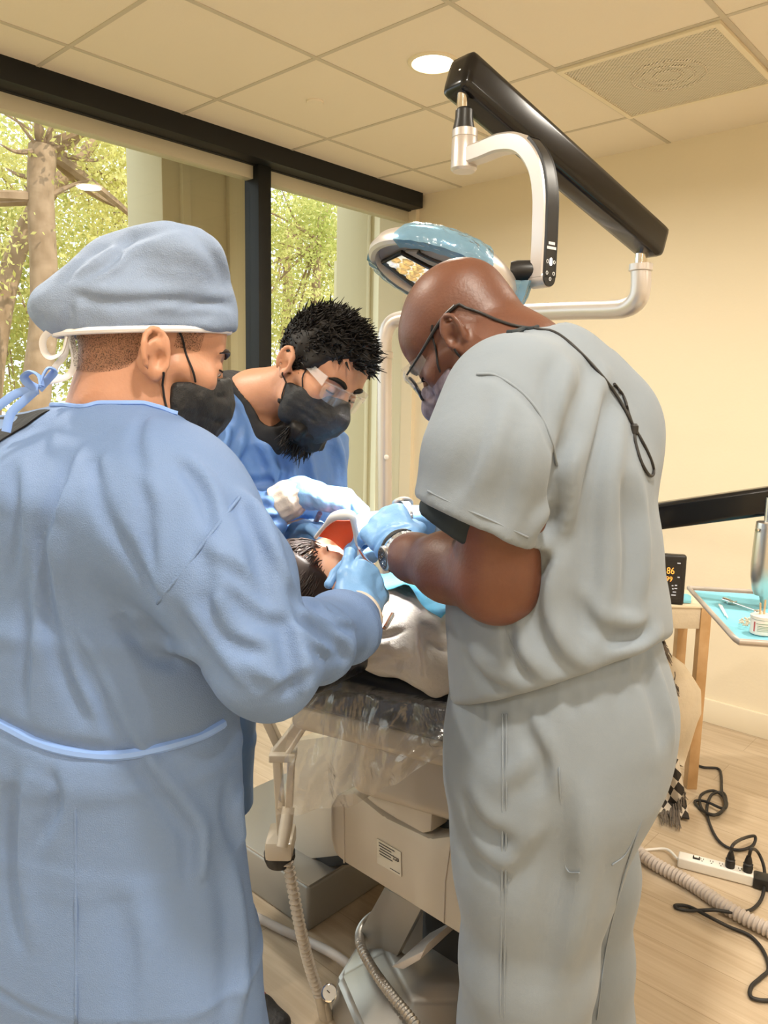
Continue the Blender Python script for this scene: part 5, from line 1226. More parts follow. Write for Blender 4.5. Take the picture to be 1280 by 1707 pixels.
build('cuff', MB('a').tube([W1R + nrm(W1R - E1R) * .006 + .0365 * (math.cos(a) * nrm(np.cross(W1R - E1R, [0, 0, 1])) + math.sin(a) * nrm(np.cross(np.cross(W1R - E1R, [0, 0, 1]), W1R - E1R))) for a in np.linspace(0, 2 * PI, 33)[:-1]], .005, 8, closed=True), 'knit_cuff', gown1)
# glove
lo_, hi_ = bounds([W1R - nrm(W1R - E1R) * .02, W1R + HD1 * .2], .09); g = Field(lo_, hi_, .0022)
g.cone(W1R - nrm(W1R - E1R) * .0, W1R + HD1 * .02, .031, .029, .012); hand(g, W1R, HD1, HN1, -1, CU1, S=.93, grow=.0018, thumb=TH1); g.noise(.0012, 90, 2, (1, 1, 1), 2); sdf_obj('glove', g, 'glove_blue', M1)
lo_, hi_ = bounds([W1L, W1L + np.array([.14, .1, 0])], .09); g = Field(lo_, hi_, .003); hand(g, W1L, nrm([.7, .5, -.1]), [0, 0, 1], 1, RELAX, grow=.0018); sdf_obj('glove', g, 'glove_blue', M1)
# cap
lo_, hi_ = bounds([H1.p(0, .1, .1), H1.p(0, -.1, .1), P(60, 520, 1.0)], .10); c = Field(lo_, hi_, .0032)
c.ell(H1.p(0, -.004, .052), [.088, .110, .100], H1.B, .02); c.ell(P(190, 512, 1.02), [.080, .070, .040], None, .05); c.ell(P(305, 425, 1.0), [.050, .06, .035], None, .04)
c.limb([(P(190, 510, 1.0), .05, .07), (P(120, 520, .99), .028, .055), (P(74, 514, .98), .012, .04)], .04, kk=.03)
c.plane(H1.p(0, 0, .024), H1.B @ nrm([0, .30, -1]), .008)
for px, w, a in [([(110, 470), (160, 420), (230, 395), (300, 378)], .008, .006), ([(120, 490), (190, 503), (280, 500), (385, 505)], .008, .007), ([(130, 470), (180, 440), (220, 400)], .007, .006), ([(150, 480), (200, 455), (235, 420)], .006, .004), ([(310, 380), (350, 420), (375, 470)], .008, .005),
                 ([(120, 500), (118, 530), (112, 548)], .007, .006), ([(280, 520), (340, 505), (386, 510)], .006, .003), ([(240, 520), (300, 530), (360, 522)], .008, .003)]:
    c.crease(px, w, a)
c.noise(.0016, 45, 6, oct=3)
cap1 = sdf_obj('surgical_cap', c, 'cap_fabric', M1)
rim = []
for a in np.linspace(0, 2 * PI, 61)[:-1]:
    y = -.012 + .108 * math.sin(a); rim.append(H1.p(.0865 * math.cos(a), y, 0.025 + .30 * y))
build('rim_band', MB('a').tube(rim, .0042, 8, closed=True), 'white_tape', cap1)
tw = MB('a')
for lp in ([(112, 548), (120, 570), (124, 600), (118, 622), (100, 632), (74, 636)], [(112, 552), (86, 552), (72, 566), (74, 586), (86, 596), (104, 586), (112, 560)], [(114, 552), (108, 590), (92, 612), (80, 640)]):
    tw.tube([P(x, y, .96 - .003 * i) for i, (x, y) in enumerate(lp)], .0042, 8, smooth=5, flat=.4)
build('cap_tie', tw, 'white_tape', cap1)
hs_ = Field(*bounds([H1.p(0, 0, 0)], .14), .003); H1.skull(hs_, .0022); hs_.cone(H1.p(0, -.045, -.03), H1.p(0, -.05, -.05), .060, .050, .02)
hs_.plane(H1.p(0, -.02, 0), H1.B @ nrm([0, 1, .25]), .004); hs_.plane(H1.p(0, -.05, -.05), H1.B @ nrm([0, 0, -1]), .01); hs_.plane(H1.p(0, 0, .04), H1.B @ nrm([0, 0, 1]), .004)
density(sdf_obj('hair', hs_, 'hair_short', M1), lambda V: sstep(H1.loc(V)[:, 2] + .25 * H1.loc(V)[:, 1], -.050, -.008) * sstep(-H1.loc(V)[:, 1], -.02, .005))
sb_ = Field(*bounds([H1.p(-.065, .03, .01)], .06), .0022); H1.skull(sb_, .0015); sb_.plane(H1.p(0, .048, 0), H1.B @ np.array([0, 1, 0]), .004); sb_.plane(H1.p(0, .010, 0), H1.B @ np.array([0, -1, 0]), .004); sb_.plane(H1.p(0, 0, -.018), H1.B @ np.array([0, 0, -1]), .006); sb_.plane(H1.p(-.04, 0, 0), H1.B @ np.array([1, 0, 0]), .004)
density(sdf_obj('sideburn', sb_, 'hair_short', M1), lambda V: .95 * sstep(.018 - np.abs(H1.loc(V)[:, 1] - .029), .0, .008) * sstep(H1.loc(V)[:, 2], -.016, .012))
mk1 = mask('face_mask', H1, 'mask_black', M1, top=-.006, back=.020, tent=.003)
loop_on(H1, -1, B1, mk1)
for q in (-1, 1): build('eyebrow', brow(H1, q, MB('a')), 'hair_brown', M1)
for q in (-1, 1): build('eyelashes', lash(H1, q, MB('a'), -.004), 'hair_brown', M1)
eye_open(H1, -1, M1, -.005)

# ================================================================== bearded person behind the chair
H2 = Head(P(533, 622, 1.62), hpose(-46, 30, 17), .99)
f2 = np.array([.57, -.82, 0]); l2 = np.array([.82, .57, 0]); C2 = np.array([-.275, 1.74, 0])
S2R, S2L = C2 - .165 * l2 + f2 * .01 + [0, 0, 1.44], C2 + .125 * l2 + f2 * .01 + [0, 0, 1.39]
E2R, W2R = P(352, 905, 1.45), P(500, 822, 1.46)
E2L, W2L = P(548, 985, 1.68), P(476, 905, 1.56)
NB2 = P(425, 668, 1.70)
LN2 = np.array([-.21, .03, 0])
tor2 = [(C2 + f2 * .02 + [0, 0, 1.46], .10, .075), (C2 + f2 * .03 + [0, 0, 1.39], .14, .105), (C2 + f2 * .03 + [0, 0, 1.25], .155, .12), (C2 + LN2 * .35 + [0, 0, 1.12], .165, .13), (C2 + LN2 + [0, 0, .92], .180, .14), (C2 + LN2 + [0, 0, .65], .180, .14), (C2 + LN2 + [0, 0, .48], .180, .14)]
lo, hi = bounds([q[0] for q in tor2] + [S2R, S2L, E2R, W2R, E2L, H2.p(0, .1, .15), H2.p(0, .1, -.15), W2R + [.15, 0, -.1]], .19); lo[2] = -.02
B2 = Field(lo, hi, .0042); H2.build(B2)
B2.cone(H2.p(0, -.03, -.05), NB2 + [0, 0, .0], .055, .062, .03); B2.cone(NB2, C2 + [0, 0, 1.42], .062, .08, .03)
B2.limb([(q[0], q[1] - .03, q[2] - .03) for q in tor2[:6]], .03, V=f2)
for S_, E_, W_ in ((S2R, E2R, W2R), (S2L, E2L, W2L)):
    B2.cone(NB2 + [0, 0, -.05], S_, .045, .05, .03); B2.cone(S_, E_, .048, .040, .02); B2.cone(E_, W_, .040, .025, .015)
HD2 = nrm([.93, -.02, -.10]); HN2 = np.array([.10, -.25, 1.0]); CU2 = [(38, 52, 30), (42, 56, 32), (46, 58, 32), (48, 56, 32)]
TH2 = ((.75, .35, -.5), (.9, .1, -.5), (.9, -.05, -.6))
hand(B2, W2R, HD2, HN2, -1, CU2, thumb=TH2, grow=-.0025); HDL = nrm([.5, -.55, .45]); hand(B2, W2L, HDL, nrm([-.2, .2, 1]), 1, RELAX, grow=-.0025)
for q in (-1, 1):
    an = np.array(W2A(A2W(PZ(448, 1672, 0)))) * [1, 1, 0] + [0, 0, .09] if q == -1 else C2 + LN2 + np.array([-.03, .0, .09])
    if q == -1: an = an - np.array([.145, .0, 0])
    hp_ = C2 + LN2 + l2 * q * .09 + [0, 0, .88]; kn = hp_ * .5 + an * .5 + f2 * .03; kn[2] = .48
    B2.cone(hp_, kn, .08, .05, .03); B2.cone(kn, an, .048, .034, .02)
    if q == -1: an2 = an
    B2.cone(an, an * [1, 1, 0] + f2 * .13 + [0, 0, .035], .033, .025, .02)
M2 = sdf_obj('person', B2, 'skin_tan', loc=A2W(C2), keep='one')
tag(M2, 'bearded person with black hair and clear glasses in a blue gown behind the patient', 'person', 'dental team around the chair')
G2 = Field(lo, hi, .0042); G2.limb(tor2, .03, V=f2, cap=.03)
G2.cone(NB2 + [-.012, .012, -.040], S2R, .066, .075, .05); G2.cone(NB2 + [0.01, .02, -.06], S2L, .062, .074, .05)
G2.limb([(S2R, .078, .08), (S2R * .5 + E2R * .5, .072, .074), (E2R, .062, .062)], .03, kk=.03)
G2.limb([(E2R, .060, .060), (E2R * .5 + W2R * .5, .052, .056), (E2R * .36 + W2R * .64, .046, .048), (E2R * .30 + W2R * .70, .042, .044)], .02, kk=.03, cap=.010)
G2.limb([(S2L, .075, .075), (E2L, .058, .058), (W2L, .042, .042)], .03, kk=.03, cap=.012)
G2.cone(H2.p(0, -.03, -.05), NB2 + [.004, 0, .012], .058, .054, .012, 's'); G2.cone(NB2 + f2 * .02 + [0, 0, .0], NB2 + f2 * .075 + [0, 0, -.035], .06, .03, .02, 's')
for px, w, a in [([(362, 660), (372, 700), (360, 745)], .012, .013), ([(375, 690), (392, 720), (378, 770)], .010, .011), ([(335, 700), (345, 740), (330, 780)], .012, .009), ([(350, 650), (352, 690), (340, 720)], .010, .008), ([(540, 725), (556, 770), (560, 850)], .012, .010), ([(500, 760), (510, 820), (500, 880)], .012, .008),
                 ([(420, 740), (440, 790), (430, 840)], .014, .008), ([(455, 730), (470, 780), (480, 840)], .012, .007), ([(395, 790), (420, 805), (470, 800)], .010, .010), ([(390, 815), (425, 840), (465, 850)], .009, .010), ([(405, 800), (430, 822), (472, 822)], .008, .008), ([(415, 850), (445, 868), (468, 862)], .008, .008), ([(398, 640), (378, 652), (350, 668)], .008, .006)]:
    G2.crease(px, w * .85, a * 1.5)
G2.noise(.0036, 17, 8, (1, 1, .6), 3)
gown2 = sdf_obj('gown', G2, 'gown_smooth', M2)
un = Field(lo, hi, .0045); un.cone(NB2 + [-.012, .01, .030], C2 + f2 * .03 + [0, 0, 1.40], .069, .098, .02); un.cone(NB2 + f2 * .02, NB2 + f2 * .06 + [.01, 0, -.07], .060, .05, .03)
un.cone(H2.p(0, -.02, -.05), NB2 + f2 * .03 + [.005, 0, .03], 0.058, .056, .01, 's'); un.cone(NB2 + f2 * .03 + [.005, 0, .03], NB2 + f2 * .085 + [0, 0, -.03], .055, .028, .015, 's'); un.plane(NB2 + [0, 0, .034], nrm([.42, -.25, 1]), .004)
sdf_obj('undershirt', un, 'black_cloth', M2)
tm = MB('a')
for lp in ([(398, 645), (408, 630), (424, 628), (436, 634), (430, 642), (412, 644)], [(400, 648), (392, 640), (404, 634), (420, 640), (436, 646)], [(402, 650), (412, 640), (428, 640), (440, 650)]): tm.tube([P(x, y, 1.74) for x, y in lp], .007, 8, smooth=5, flat=.4)
build('neck_tie', tm, 'gown_tie', gown2)
kcd = nrm(W2R - E2R); kc = Field(*bounds([W2R - kcd * .06, W2R + kcd * .03], .06), .0022)
kc.limb([(W2R - kcd * .05, .037, .039), (W2R - kcd * .022, .034, .037), (W2R + kcd * .010, .029, .031)], .01, cap=.006)
kx = nrm(np.cross(kcd, [0, 1, 0])); ky = np.cross(kcd, kx)
for a in np.linspace(0, 2 * PI, 15)[:-1]:
    o = math.cos(a) * kx + math.sin(a) * ky; kc.line([W2R - kcd * .052 + o * .039, W2R + kcd * .012 + o * .030], .0042, .0030)
sdf_obj('knit_cuff', kc, 'knit_cuff', gown2)
g = Field(*bounds([W2R - kcd * .02, W2R + HD2 * .19], .085), .0022); g.cone(W2R + kcd * .002, W2R + HD2 * .02, .0335, .030, .012); hand(g, W2R, HD2, HN2, -1, CU2, grow=.0018, thumb=TH2)
for px, w, a in [([(520, 832), (528, 845), (534, 862)], .004, .003), ([(514, 828), (520, 842), (524, 856)], .004, .003), ([(556, 826), (550, 840), (552, 856)], .005, .003), ([(526, 826), (534, 842), (540, 858)], .003, .002)]: g.crease(px, w, a)
g.noise(.0010, 90, 4, oct=2); sdf_obj('glove', g, 'glove_blue', M2)
g = Field(*bounds([W2L, W2L + HDL * .16], .08), .003); hand(g, W2L, HDL, nrm([-.2, .2, 1]), 1, RELAX, grow=.0018); sdf_obj('glove', g, 'glove_blue', M2)
# trousers and shoe
tr2 = Field(*bounds([C2 + LN2 + [0, 0, .9], an2, C2 + l2 * .14 + [0, 0, .1], [C2[0] + .1, C2[1], .05]], .16), .006)
for q in (-1, 1):
    an = an2 if q == -1 else C2 + LN2 + np.array([-.03, .0, .09]); hp_ = C2 + LN2 + l2 * q * .09 + [0, 0, .88]; kn = hp_ * .5 + an * .5 + f2 * .03; kn[2] = .48
    tr2.cone(hp_ - l2 * q * .025 + [0, 0, -.04], kn, .082, .070, .04); tr2.cone(kn, an + [0, 0, .03], .075, .060, .03)
tr2.plane([0, 0, .07], [0, 0, -1]); sdf_obj('trousers', tr2, 'navy_cloth', M2)
for q in (-1, 1):
    an = an2 if q == -1 else C2 + LN2 + np.array([-.03, .0, .09]); sh = Field(*bounds([an * [1, 1, 0], an * [1, 1, 0] + f2 * .2 + [0, 0, .12]], .12), .004); sd_ = nrm([.85, -.5, 0]) if q == -1 else f2
    shoe(sh, an, an + sd_ * .2); sh.plane([0, 0, .0], [0, 0, -1]); so_ = sdf_obj('shoe', sh, 'shoe_black', M2)
    hh = an * [1, 1, 0] - sd_ * .05
    sl_ = Field(*bounds([hh, hh + sd_ * .26], .09), .004); sl_.limb([(hh + [0, 0, .012], .042, .013), (hh + sd_ * .2 + [0, 0, .012], .050, .013), (hh + sd_ * .265 + [0, 0, .014], .038, .013)], .01, V=(0, 0, 1)); sl_.plane([0, 0, .001], [0, 0, -1]); sdf_obj('sole', sl_, 'shoe_sole', so_)
    rp = Field(*bounds([hh + sd_ * .1 + [0, 0, .06]], .1), .004); shoe(rp, an, an + sd_ * .2); rp.d -= .002; rp.plane(hh + sd_ * .13 + [0, 0, 0], -sd_); rp.plane(hh + sd_ * .215 + [0, 0, 0], sd_); rp.plane([0, 0, .04], [0, 0, -1]); sdf_obj('side_patch', rp, 'shoe_red', so_)
# hair, beard, mask, glasses
def scalp_roots(h, n, seed, keep, g=.004):
    r = np.random.default_rng(seed); R = []; N = []
    while len(R) < n:
        v = r.normal(0, 1, 3); v /= np.linalg.norm(v); rad = np.array([.077, .098, .084]); q = v * rad + np.array([0, -.012, .042]); nn = v / rad; nn /= np.linalg.norm(nn)
        if keep(q): R.append(h.p(*(q + nn * g))); N.append(h.B @ nn)
    return np.array(R), np.array(N)
hb2 = Field(*bounds([H2.p(0, 0, .05)], .16), .0034); H2.skull(hb2, .010); hb2.plane(H2.p(0, .095, .052), H2.B @ nrm([0, 1.0, -.55]), .006)
hb2.plane(H2.p(0, .02, -.01), H2.B @ nrm([0, .75, -.6]), .008); hb2.plane(H2.p(0, -.06, -.045), H2.B @ nrm([0, .1, -1]), .008); hb2.noise(.004, 60, 3, oct=3, band=.02)
hair2 = sdf_obj('hair', hb2, 'hair_black', M2)
R_, N_ = scalp_roots(H2, 2100, 5, lambda q: (q[2] > .048 or (q[1] < .012 and q[2] > -.02) or (abs(q[0]) > .05 and q[1] < .035 and q[2] > .015) or (q[1] < -.05 and q[2] > -.045)) and not (q[1] > .07 and q[2] < .058), .010)
rr_ = np.random.default_rng(11); sw_ = H2.B @ np.array([0, .75, .35]); D_ = N_ * .36 + sw_ * .85 + rr_.normal(0, .25, N_.shape); D_ /= np.linalg.norm(D_, axis=1, keepdims=True)
loc_ = H2.loc(R_); Ls = np.where(loc_[:, 2] > .06, 0.018, .009) * rr_.uniform(.7, 1.25, len(R_))
build('hair_tips', tufts(len(R_), R_, D_, Ls, .0030, 3, .25), 'hair_black', hair2, sharp=None)
bd = Field(*bounds([H2.p(0, .05, -.12)], .13), .0032)
for q in (-1, 1): bd.cone(H2.p(q * .052, .018, -.075), H2.p(q * .018, .070, -.108), .014, .022, .03)
bd.ell(H2.p(0, .052, -.118), [.046, .040, .030], H2.B, .03); bd.cone(H2.p(0, .06, -.12), H2.p(.0, .055, -.140), .030, .018, .03); bd.noise(.004, 70, 2, oct=3, band=.02)
beard = sdf_obj('beard', bd, 'hair_black', M2)
rb = np.random.default_rng(4); RB = []; DB = []
for i in range(420):
    a = rb.uniform(-1, 1); RB.append(H2.p(a * .046, .055 + rb.uniform(-.04, .032) * (1 - abs(a)), -.118 - .02 * (1 - abs(a)) + rb.uniform(-.02, .02))); DB.append(nrm(H2.B @ np.array([a * .35, .15 + rb.normal(0, .2), -1]) + rb.normal(0, .15, 3)))
build('beard_tips', tufts(420, RB, DB, .026, .0024, 6, .2), 'hair_black', beard, sharp=None)
mk2 = mask('face_mask', H2, 'mask_black', M2, top=-.004, back=.006, tent=.016)
loop_on(H2, -1, B2, mk2)
for q in (-1, 1): build('eyebrow', brow(H2, q, MB('a'), .0048, .020), 'hair_black', M2)
for q in (-1, 1): build('eyelashes', lash(H2, q, MB('a'), -.006, .0017), 'hair_black', M2)
gl = bpy.data.objects.new('safety_glasses', None); COL.objects.link(gl); gl.parent = M2; gl['label'] = 'clear safety glasses'
def lens(h, q, y0=.112, w=.030, hh=.020, z=-.006, cx=.033, bow=.010, sag=0.0):
    G = []
    for v in np.linspace(-1, 1, 9):
        row = []
        for u in np.linspace(-1, 1, 11):
            k_ = (abs(u) ** 3 + abs(v) ** 3) ** (1 / 3) if (u or v) else 0; sc_ = 1 / max(1, k_) if k_ > 1 else 1; uu, vv = u * (1 - .12 * v * v), v * (1 - .15 * u * u)
            x = cx + w * uu; row.append(h.p(q * x, y0 - bow * (x / .06) ** 2 * 2.2, z + hh * vv + sag))
        G.append(row)
    return MB('a').sheet(np.array(G), .0016)
for q in (-1, 1): build('lens', lens(H2, q), 'clear_lens', gl)
fr2 = MB('a'); fr2.tube([H2.p(x, .113 - .022 * (x / .06) ** 2, .014 - .004 * (x / .06) ** 2) for x in np.linspace(-.066, .066, 22)], .0022, 8); fr2.tube([H2.p(-.008, .113, .008), H2.p(0, .116, .004), H2.p(.008, .113, .008)], .002, 8)
build('brow_bar', fr2, 'clear_lens', gl)
for q in (-1, 1):
    G = np.array([[H2.p(q * (.0665 + .0115 * min(1, t * 1.2)), .088 - .098 * t, .010 + .005 * t + (v - .5) * (.022 - .014 * t)) for v in np.linspace(0, 1, 4)] for t in np.linspace(0, 1, 12)])
    build('temple', MB('a').sheet(G, .0018), 'clear_plastic', gl)
# ================================================================== person in grey scrubs (side view, bending to the patient)
az3 = math.radians(160); f3 = np.array([math.cos(az3), math.sin(az3), 0]); l3 = np.array([-math.sin(az3), math.cos(az3), 0])
H3 = Head(P(776, 566, 1.20), hpose(152, 45, 0), .94)
C3 = P(932, 1100, 1.11) * [1, 1, 0]
S3L, E3L, W3L = P(845, 685, .95), P(832, 972, .955), P(672, 921, 1.165)
S3R, E3R, W3R = P(850, 672, 1.31), P(822, 905, 1.43), P(672, 869, 1.37)
tor3 = [(P(862, 652, 1.13), .14, .070), (P(892, 690, 1.13), .195, .115), (P(914, 800, 1.12), .205, .138), (P(918, 920, 1.12), .205, .148), (P(928, 1030, 1.11), .205, .152), (P(933, 1100, 1.11), .205, .156), (P(934, 1170, 1.11), .205, .158)]
NB3 = P(868, 612, 1.14)
lo, hi = bounds([q[0] for q in tor3] + [S3L, E3L, W3L, S3R, E3R, W3R, H3.p(0, .1, .15), H3.p(0, -.1, .1), C3], .23); lo[2] = -.02; lo[0] = W3L[0] - .16
B3 = Field(lo, hi, .0042); H3.build(B3, nose=1.0)
B3.cone(H3.p(0, -.035, -.02), NB3, .062, .070, .03); B3.cone(H3.p(0, -.02, -.06), NB3 + f3 * .02 + [0, 0, -.03], .055, .066, .03); B3.cone(NB3, P(890, 660, 1.13), .07, .08, .03)
B3.limb([(q[0], q[1] - .03, q[2] - .03) for q in tor3], .03, V=f3)
B3.cone(NB3 + [0, 0, -.03], S3L, .05, .055, .03); B3.cone(NB3 + [0, 0, -.03], S3R, .05, .055, .03)
B3.limb([(S3L, .062, .062), (S3L * .4 + E3L * .6, .053, .055), (E3L + [-.002, 0, .004], .052, .052), (P(748, 945, 1.05), .046, .046), (P(690, 930, 1.13), .033, .035), (W3L, .027, .029)], .02, kk=.025)
B3.limb([(S3R, .06, .06), (E3R, .048, .048), (W3R, .024, .026)], .02)
HD3 = nrm([-.36, .78, .42]); HN3 = np.array([-.42, -.55, .72]); CU3 = FIST; TH3 = ((.7, .35, -.5), (.85, -.1, -.5), (.8, -.4, -.5))
hand(B3, W3L, HD3, HN3, 1, CU3, thumb=TH3, S=1.0, grow=-.0025)
HR3 = nrm([-.85, -.1, -.1]); hand(B3, W3R, HR3, np.array([0, -.3, 1]), -1, FIST, grow=-.003, S=.9)
TH_ = []
for q in (1, -1):
    if q == 1: hp_, kn, an = P(890, 1300, 1.02), P(872, 1700, 1.03), C3 + l3 * .11 + f3 * .04 + [0, 0, .09]
    else: hp_, kn, an = P(968, 1300, 1.22), P(958, 1700, 1.24), C3 - l3 * .12 + f3 * .0 + [0, 0, .09]
    TH_.append((hp_, kn, an)); B3.cone(hp_, kn, .085, .06, .03); B3.cone(kn, an, .055, .038, .02); B3.cone(an, an * [1, 1, 0] + f3 * .12 + [0, 0, .035], .034, .025, .02)
M3 = sdf_obj('person', B3, 'skin_dark', loc=A2W(C3), keep='one')
tag(M3, 'bald person in grey scrubs and glasses on a cord, bending over the patient', 'person', 'dental team around the chair')
# scrub top
T3 = Field(lo, hi, .0042); T3.limb(tor3, .03, V=f3)
T3.cone(NB3 + [.015, -.03, -.082], S3L + [.01, .02, .0], .058, .075, .05); T3.cone(NB3 + [.015, .03, -.082], S3R, .058, .078, .05); T3.cone(P(912, 655, 1.13), P(985, 720, 1.14), .095, .10, .05)
SA, SBm, SCn = P(850, 668, .985), P(824, 765, .935), P(792, 885, .935)
sv = Field(lo, hi, .0042); sv.limb([(SA, .076, .08), (SBm, .080, .084), (SCn, .074, .080), (SCn + (SCn - SBm) * .4, .072, .078)], .02, kk=.03)
T3.comb((slice(None),) * 3, sv.d, .045, 'u')
hpA, hpB = P(703, 828, .93), P(886, 908, .93); hn_ = nrm(np.cross(hpB - hpA, [0, 1, 0])); hn_ = hn_ if hn_[2] < 0 else -hn_
# hem of the sleeve: open end, hollow inside
cutm = Field(lo, hi, .0042); cutm.limb([(SBm, .098, .105), (SCn, .10, .108), (SCn + (SCn - SBm) * 1.0, .10, .11)], .0, kk=.02); cutm.plane(hpA, -hn_)
T3.comb((slice(None),) * 3, cutm.d, .004, 's')
tr_ = Field(lo, hi, .0042); tr_.limb(tor3[1:], .02, V=f3); T3.comb((slice(None),) * 3, tr_.d, .02, 'u')
T3.limb([(SBm * .55 + SCn * .45, .050, .056), (SCn, .064, .070), (SCn + (SCn - SBm) * .5, .064, .070)], .01, op='s', kk=.02)
T3.limb([(S3R, .08, .08), (E3R * .75 + S3R * .25, .07, .07), (P(752, 878, 1.40), .062, .060), (P(722, 872, 1.385), .050, .050)], .04, kk=.03, cap=.012)
T3.cone(H3.p(0, -.035, -.02), NB3 + [.005, 0, 0], .070, .078, .012, 's')
hA, hB, hC = P(766, 1172, 1.10), P(1100, 1060, 1.13), P(915, 1142, .905)
n_ = np.cross(hB - hA, hC - hA); n_ = n_ if n_[2] < 0 else -n_
T3.plane(hA, n_, .012, lo=[lo[0], lo[1], .9], hi=[hi[0], hi[1], 1.30])
for px, w, a in [([(985, 610), (960, 700), (935, 790), (925, 870)], .014, .010), ([(1010, 680), (990, 800), (985, 950), (975, 1060)], .016, .010), ([(940, 740), (925, 800), (915, 870)], .012, .014), ([(900, 900), (930, 850), (950, 790)], .012, .010), ([(905, 930), (890, 1000), (905, 1080)], .014, .010),
                 ([(850, 1040), (855, 1090), (885, 1130)], .010, .009), ([(1040, 800), (1050, 900), (1045, 1000)], .014, .008), ([(960, 1000), (1000, 1050), (1080, 1062)], .012, .009), ([(775, 1090), (800, 1130), (850, 1150)], .010, .008), ([(900, 1040), (930, 1100), (960, 1120)], .012, .009), ([(1090, 1040), (1060, 1060), (1010, 1072)], .010, .010),
                 ([(820, 660), (800, 740), (760, 820)], .014, .006), ([(860, 700), (850, 790), (830, 880)], .014, .006), ([(930, 600), (915, 640), (912, 690)], .012, .006)]:
    T3.crease(px, w, a * 1.5)
T3.fold([(795, 628), (830, 630), (880, 668), (912, 722), (926, 780), (920, 850)], .005, -.004)
T3.noise(.0026, 13, 12, (1, 1, .6), 3)
xt = MB('a')
for px, r in (([(795, 624), (830, 627), (880, 664), (914, 718), (928, 776)], .0018), ([(712, 818), (760, 842), (820, 868), (880, 896)], .0014), ([(838, 1012), (850, 1070), (880, 1120)], .0014)):
    t_ = fibre_tube(T3, px, r, .0009); xt.merge(t_.v, t_.f)
top3 = sdf_obj('scrub_top', T3, 'scrub_grey', M3, extra=xt)
# trousers
R3 = Field([lo[0] + .1, lo[1], -.01], [hi[0], hi[1], 1.25], .005)
R3.limb([(P(935, 1090, 1.11), .190, .146), (P(938, 1180, 1.11), .205, .160), (P(930, 1245, 1.11), .206, .156), (P(908, 1340, 1.11), .185, .118)], .03, V=f3, kk=.04)
(hp1, kn1, an1), (hp2, kn2, an2_) = TH_
R3.limb([(P(905, 1330, 1.03), .125, .12), (P(893, 1450, 1.02), .108, .11), (P(880, 1600, 1.02), .094, .10), (kn1, .090, .095), (an1 + [0, 0, .02], .085, .09)], .06, kk=.04)
R3.limb([(P(940, 1330, 1.22), .108, .10), (P(952, 1450, 1.23), .104, .104), (P(953, 1600, 1.24), .096, .10), (kn2, .092, .095), (an2_ + [0, 0, .02], .085, .09)], .06, kk=.04)
R3.plane([0, 0, .05], [0, 0, -1])
for k_ in range(15):
    x0 = 800 + 20 * k_; y0 = 1168 - (x0 - 770) * .30 + 14
    R3.fold([(x0, y0 - 12), (x0 + 3 * math.sin(k_ * 2), y0 + 22), (x0 + 8 * math.sin(k_ * 3), y0 + 48 + 20 * math.sin(k_ * 1.7))], .007, -.0065)
for px, w, a in [([(870, 1200), (900, 1260), (905, 1320)], .012, .007), ([(935, 1330), (935, 1430), (925, 1520), (900, 1640)], .022, .011), ([(770, 1330), (800, 1380), (845, 1400)], .014, .006), ([(775, 1420), (810, 1450), (840, 1460)], .014, .006),
                 ([(850, 1330), (890, 1300), (920, 1260)], .016, .006), ([(850, 1480), (880, 1440), (915, 1400)], .016, .005), ([(1070, 1110), (1095, 1180), (1105, 1240)], .012, .006)]:
    R3.crease(px, w, a * 1.5)
R3.noise(.0028, 12, 21, (1, 1, .5), 3)
xt = MB('a')
for px, r in (([(838, 1190), (838, 1300), (837, 1450), (835, 1600), (834, 1705)], .0016), ([(844, 1190), (844, 1300), (843, 1450), (841, 1600), (840, 1705)], .0012), ([(932, 1268), (932, 1300), (938, 1400), (944, 1450), (966, 1455)], .0011), ([(1020, 1442), (1046, 1420), (1072, 1360)], .0011), ([(1072, 1360), (1040, 1460), (1010, 1580), (995, 1700)], .0012)):
    t_ = fibre_tube(R3, px, r, .0009); xt.merge(t_.v, t_.f)
trousers3 = sdf_obj('scrub_trousers', R3, 'scrub_grey', M3, extra=xt)
for (hp_, kn, an) in TH_:
    sh = Field(*bounds([an * [1, 1, 0], an * [1, 1, 0] + f3 * .2 + [0, 0, .12]], .12), .005); shoe(sh, an, an + f3 * .2); sh.plane([0, 0, 0], [0, 0, -1]); sdf_obj('shoe', sh, 'shoe_black', M3)
# undershirt sleeve and collar
us = Field(lo, hi, .0042); us.limb([(S3L * .5 + E3L * .5 + [-.02, 0, .03], .060, .062), (P(772, 868, .975), .056, .055), (P(752, 892, 1.0), .050, .045)], .01, kk=.02, cap=.01); us.plane(P(700, 858, .95), nrm(np.cross(P(790, 918, .95) - P(700, 858, .95), [0, 1, 0]) * np.sign(-np.cross(P(790, 918, .95) - P(700, 858, .95), [0, 1, 0])[2])))
sdf_obj('undershirt_sleeve', us, 'undershirt', M3)
TB = T3.copy(); TB.d = np.minimum(T3.d, B3.d)
cl_ = edge_tube(T3, B3, range(846, 900, 5), 500, 640, .0032); build('undershirt_collar', cl_, 'undershirt', M3)
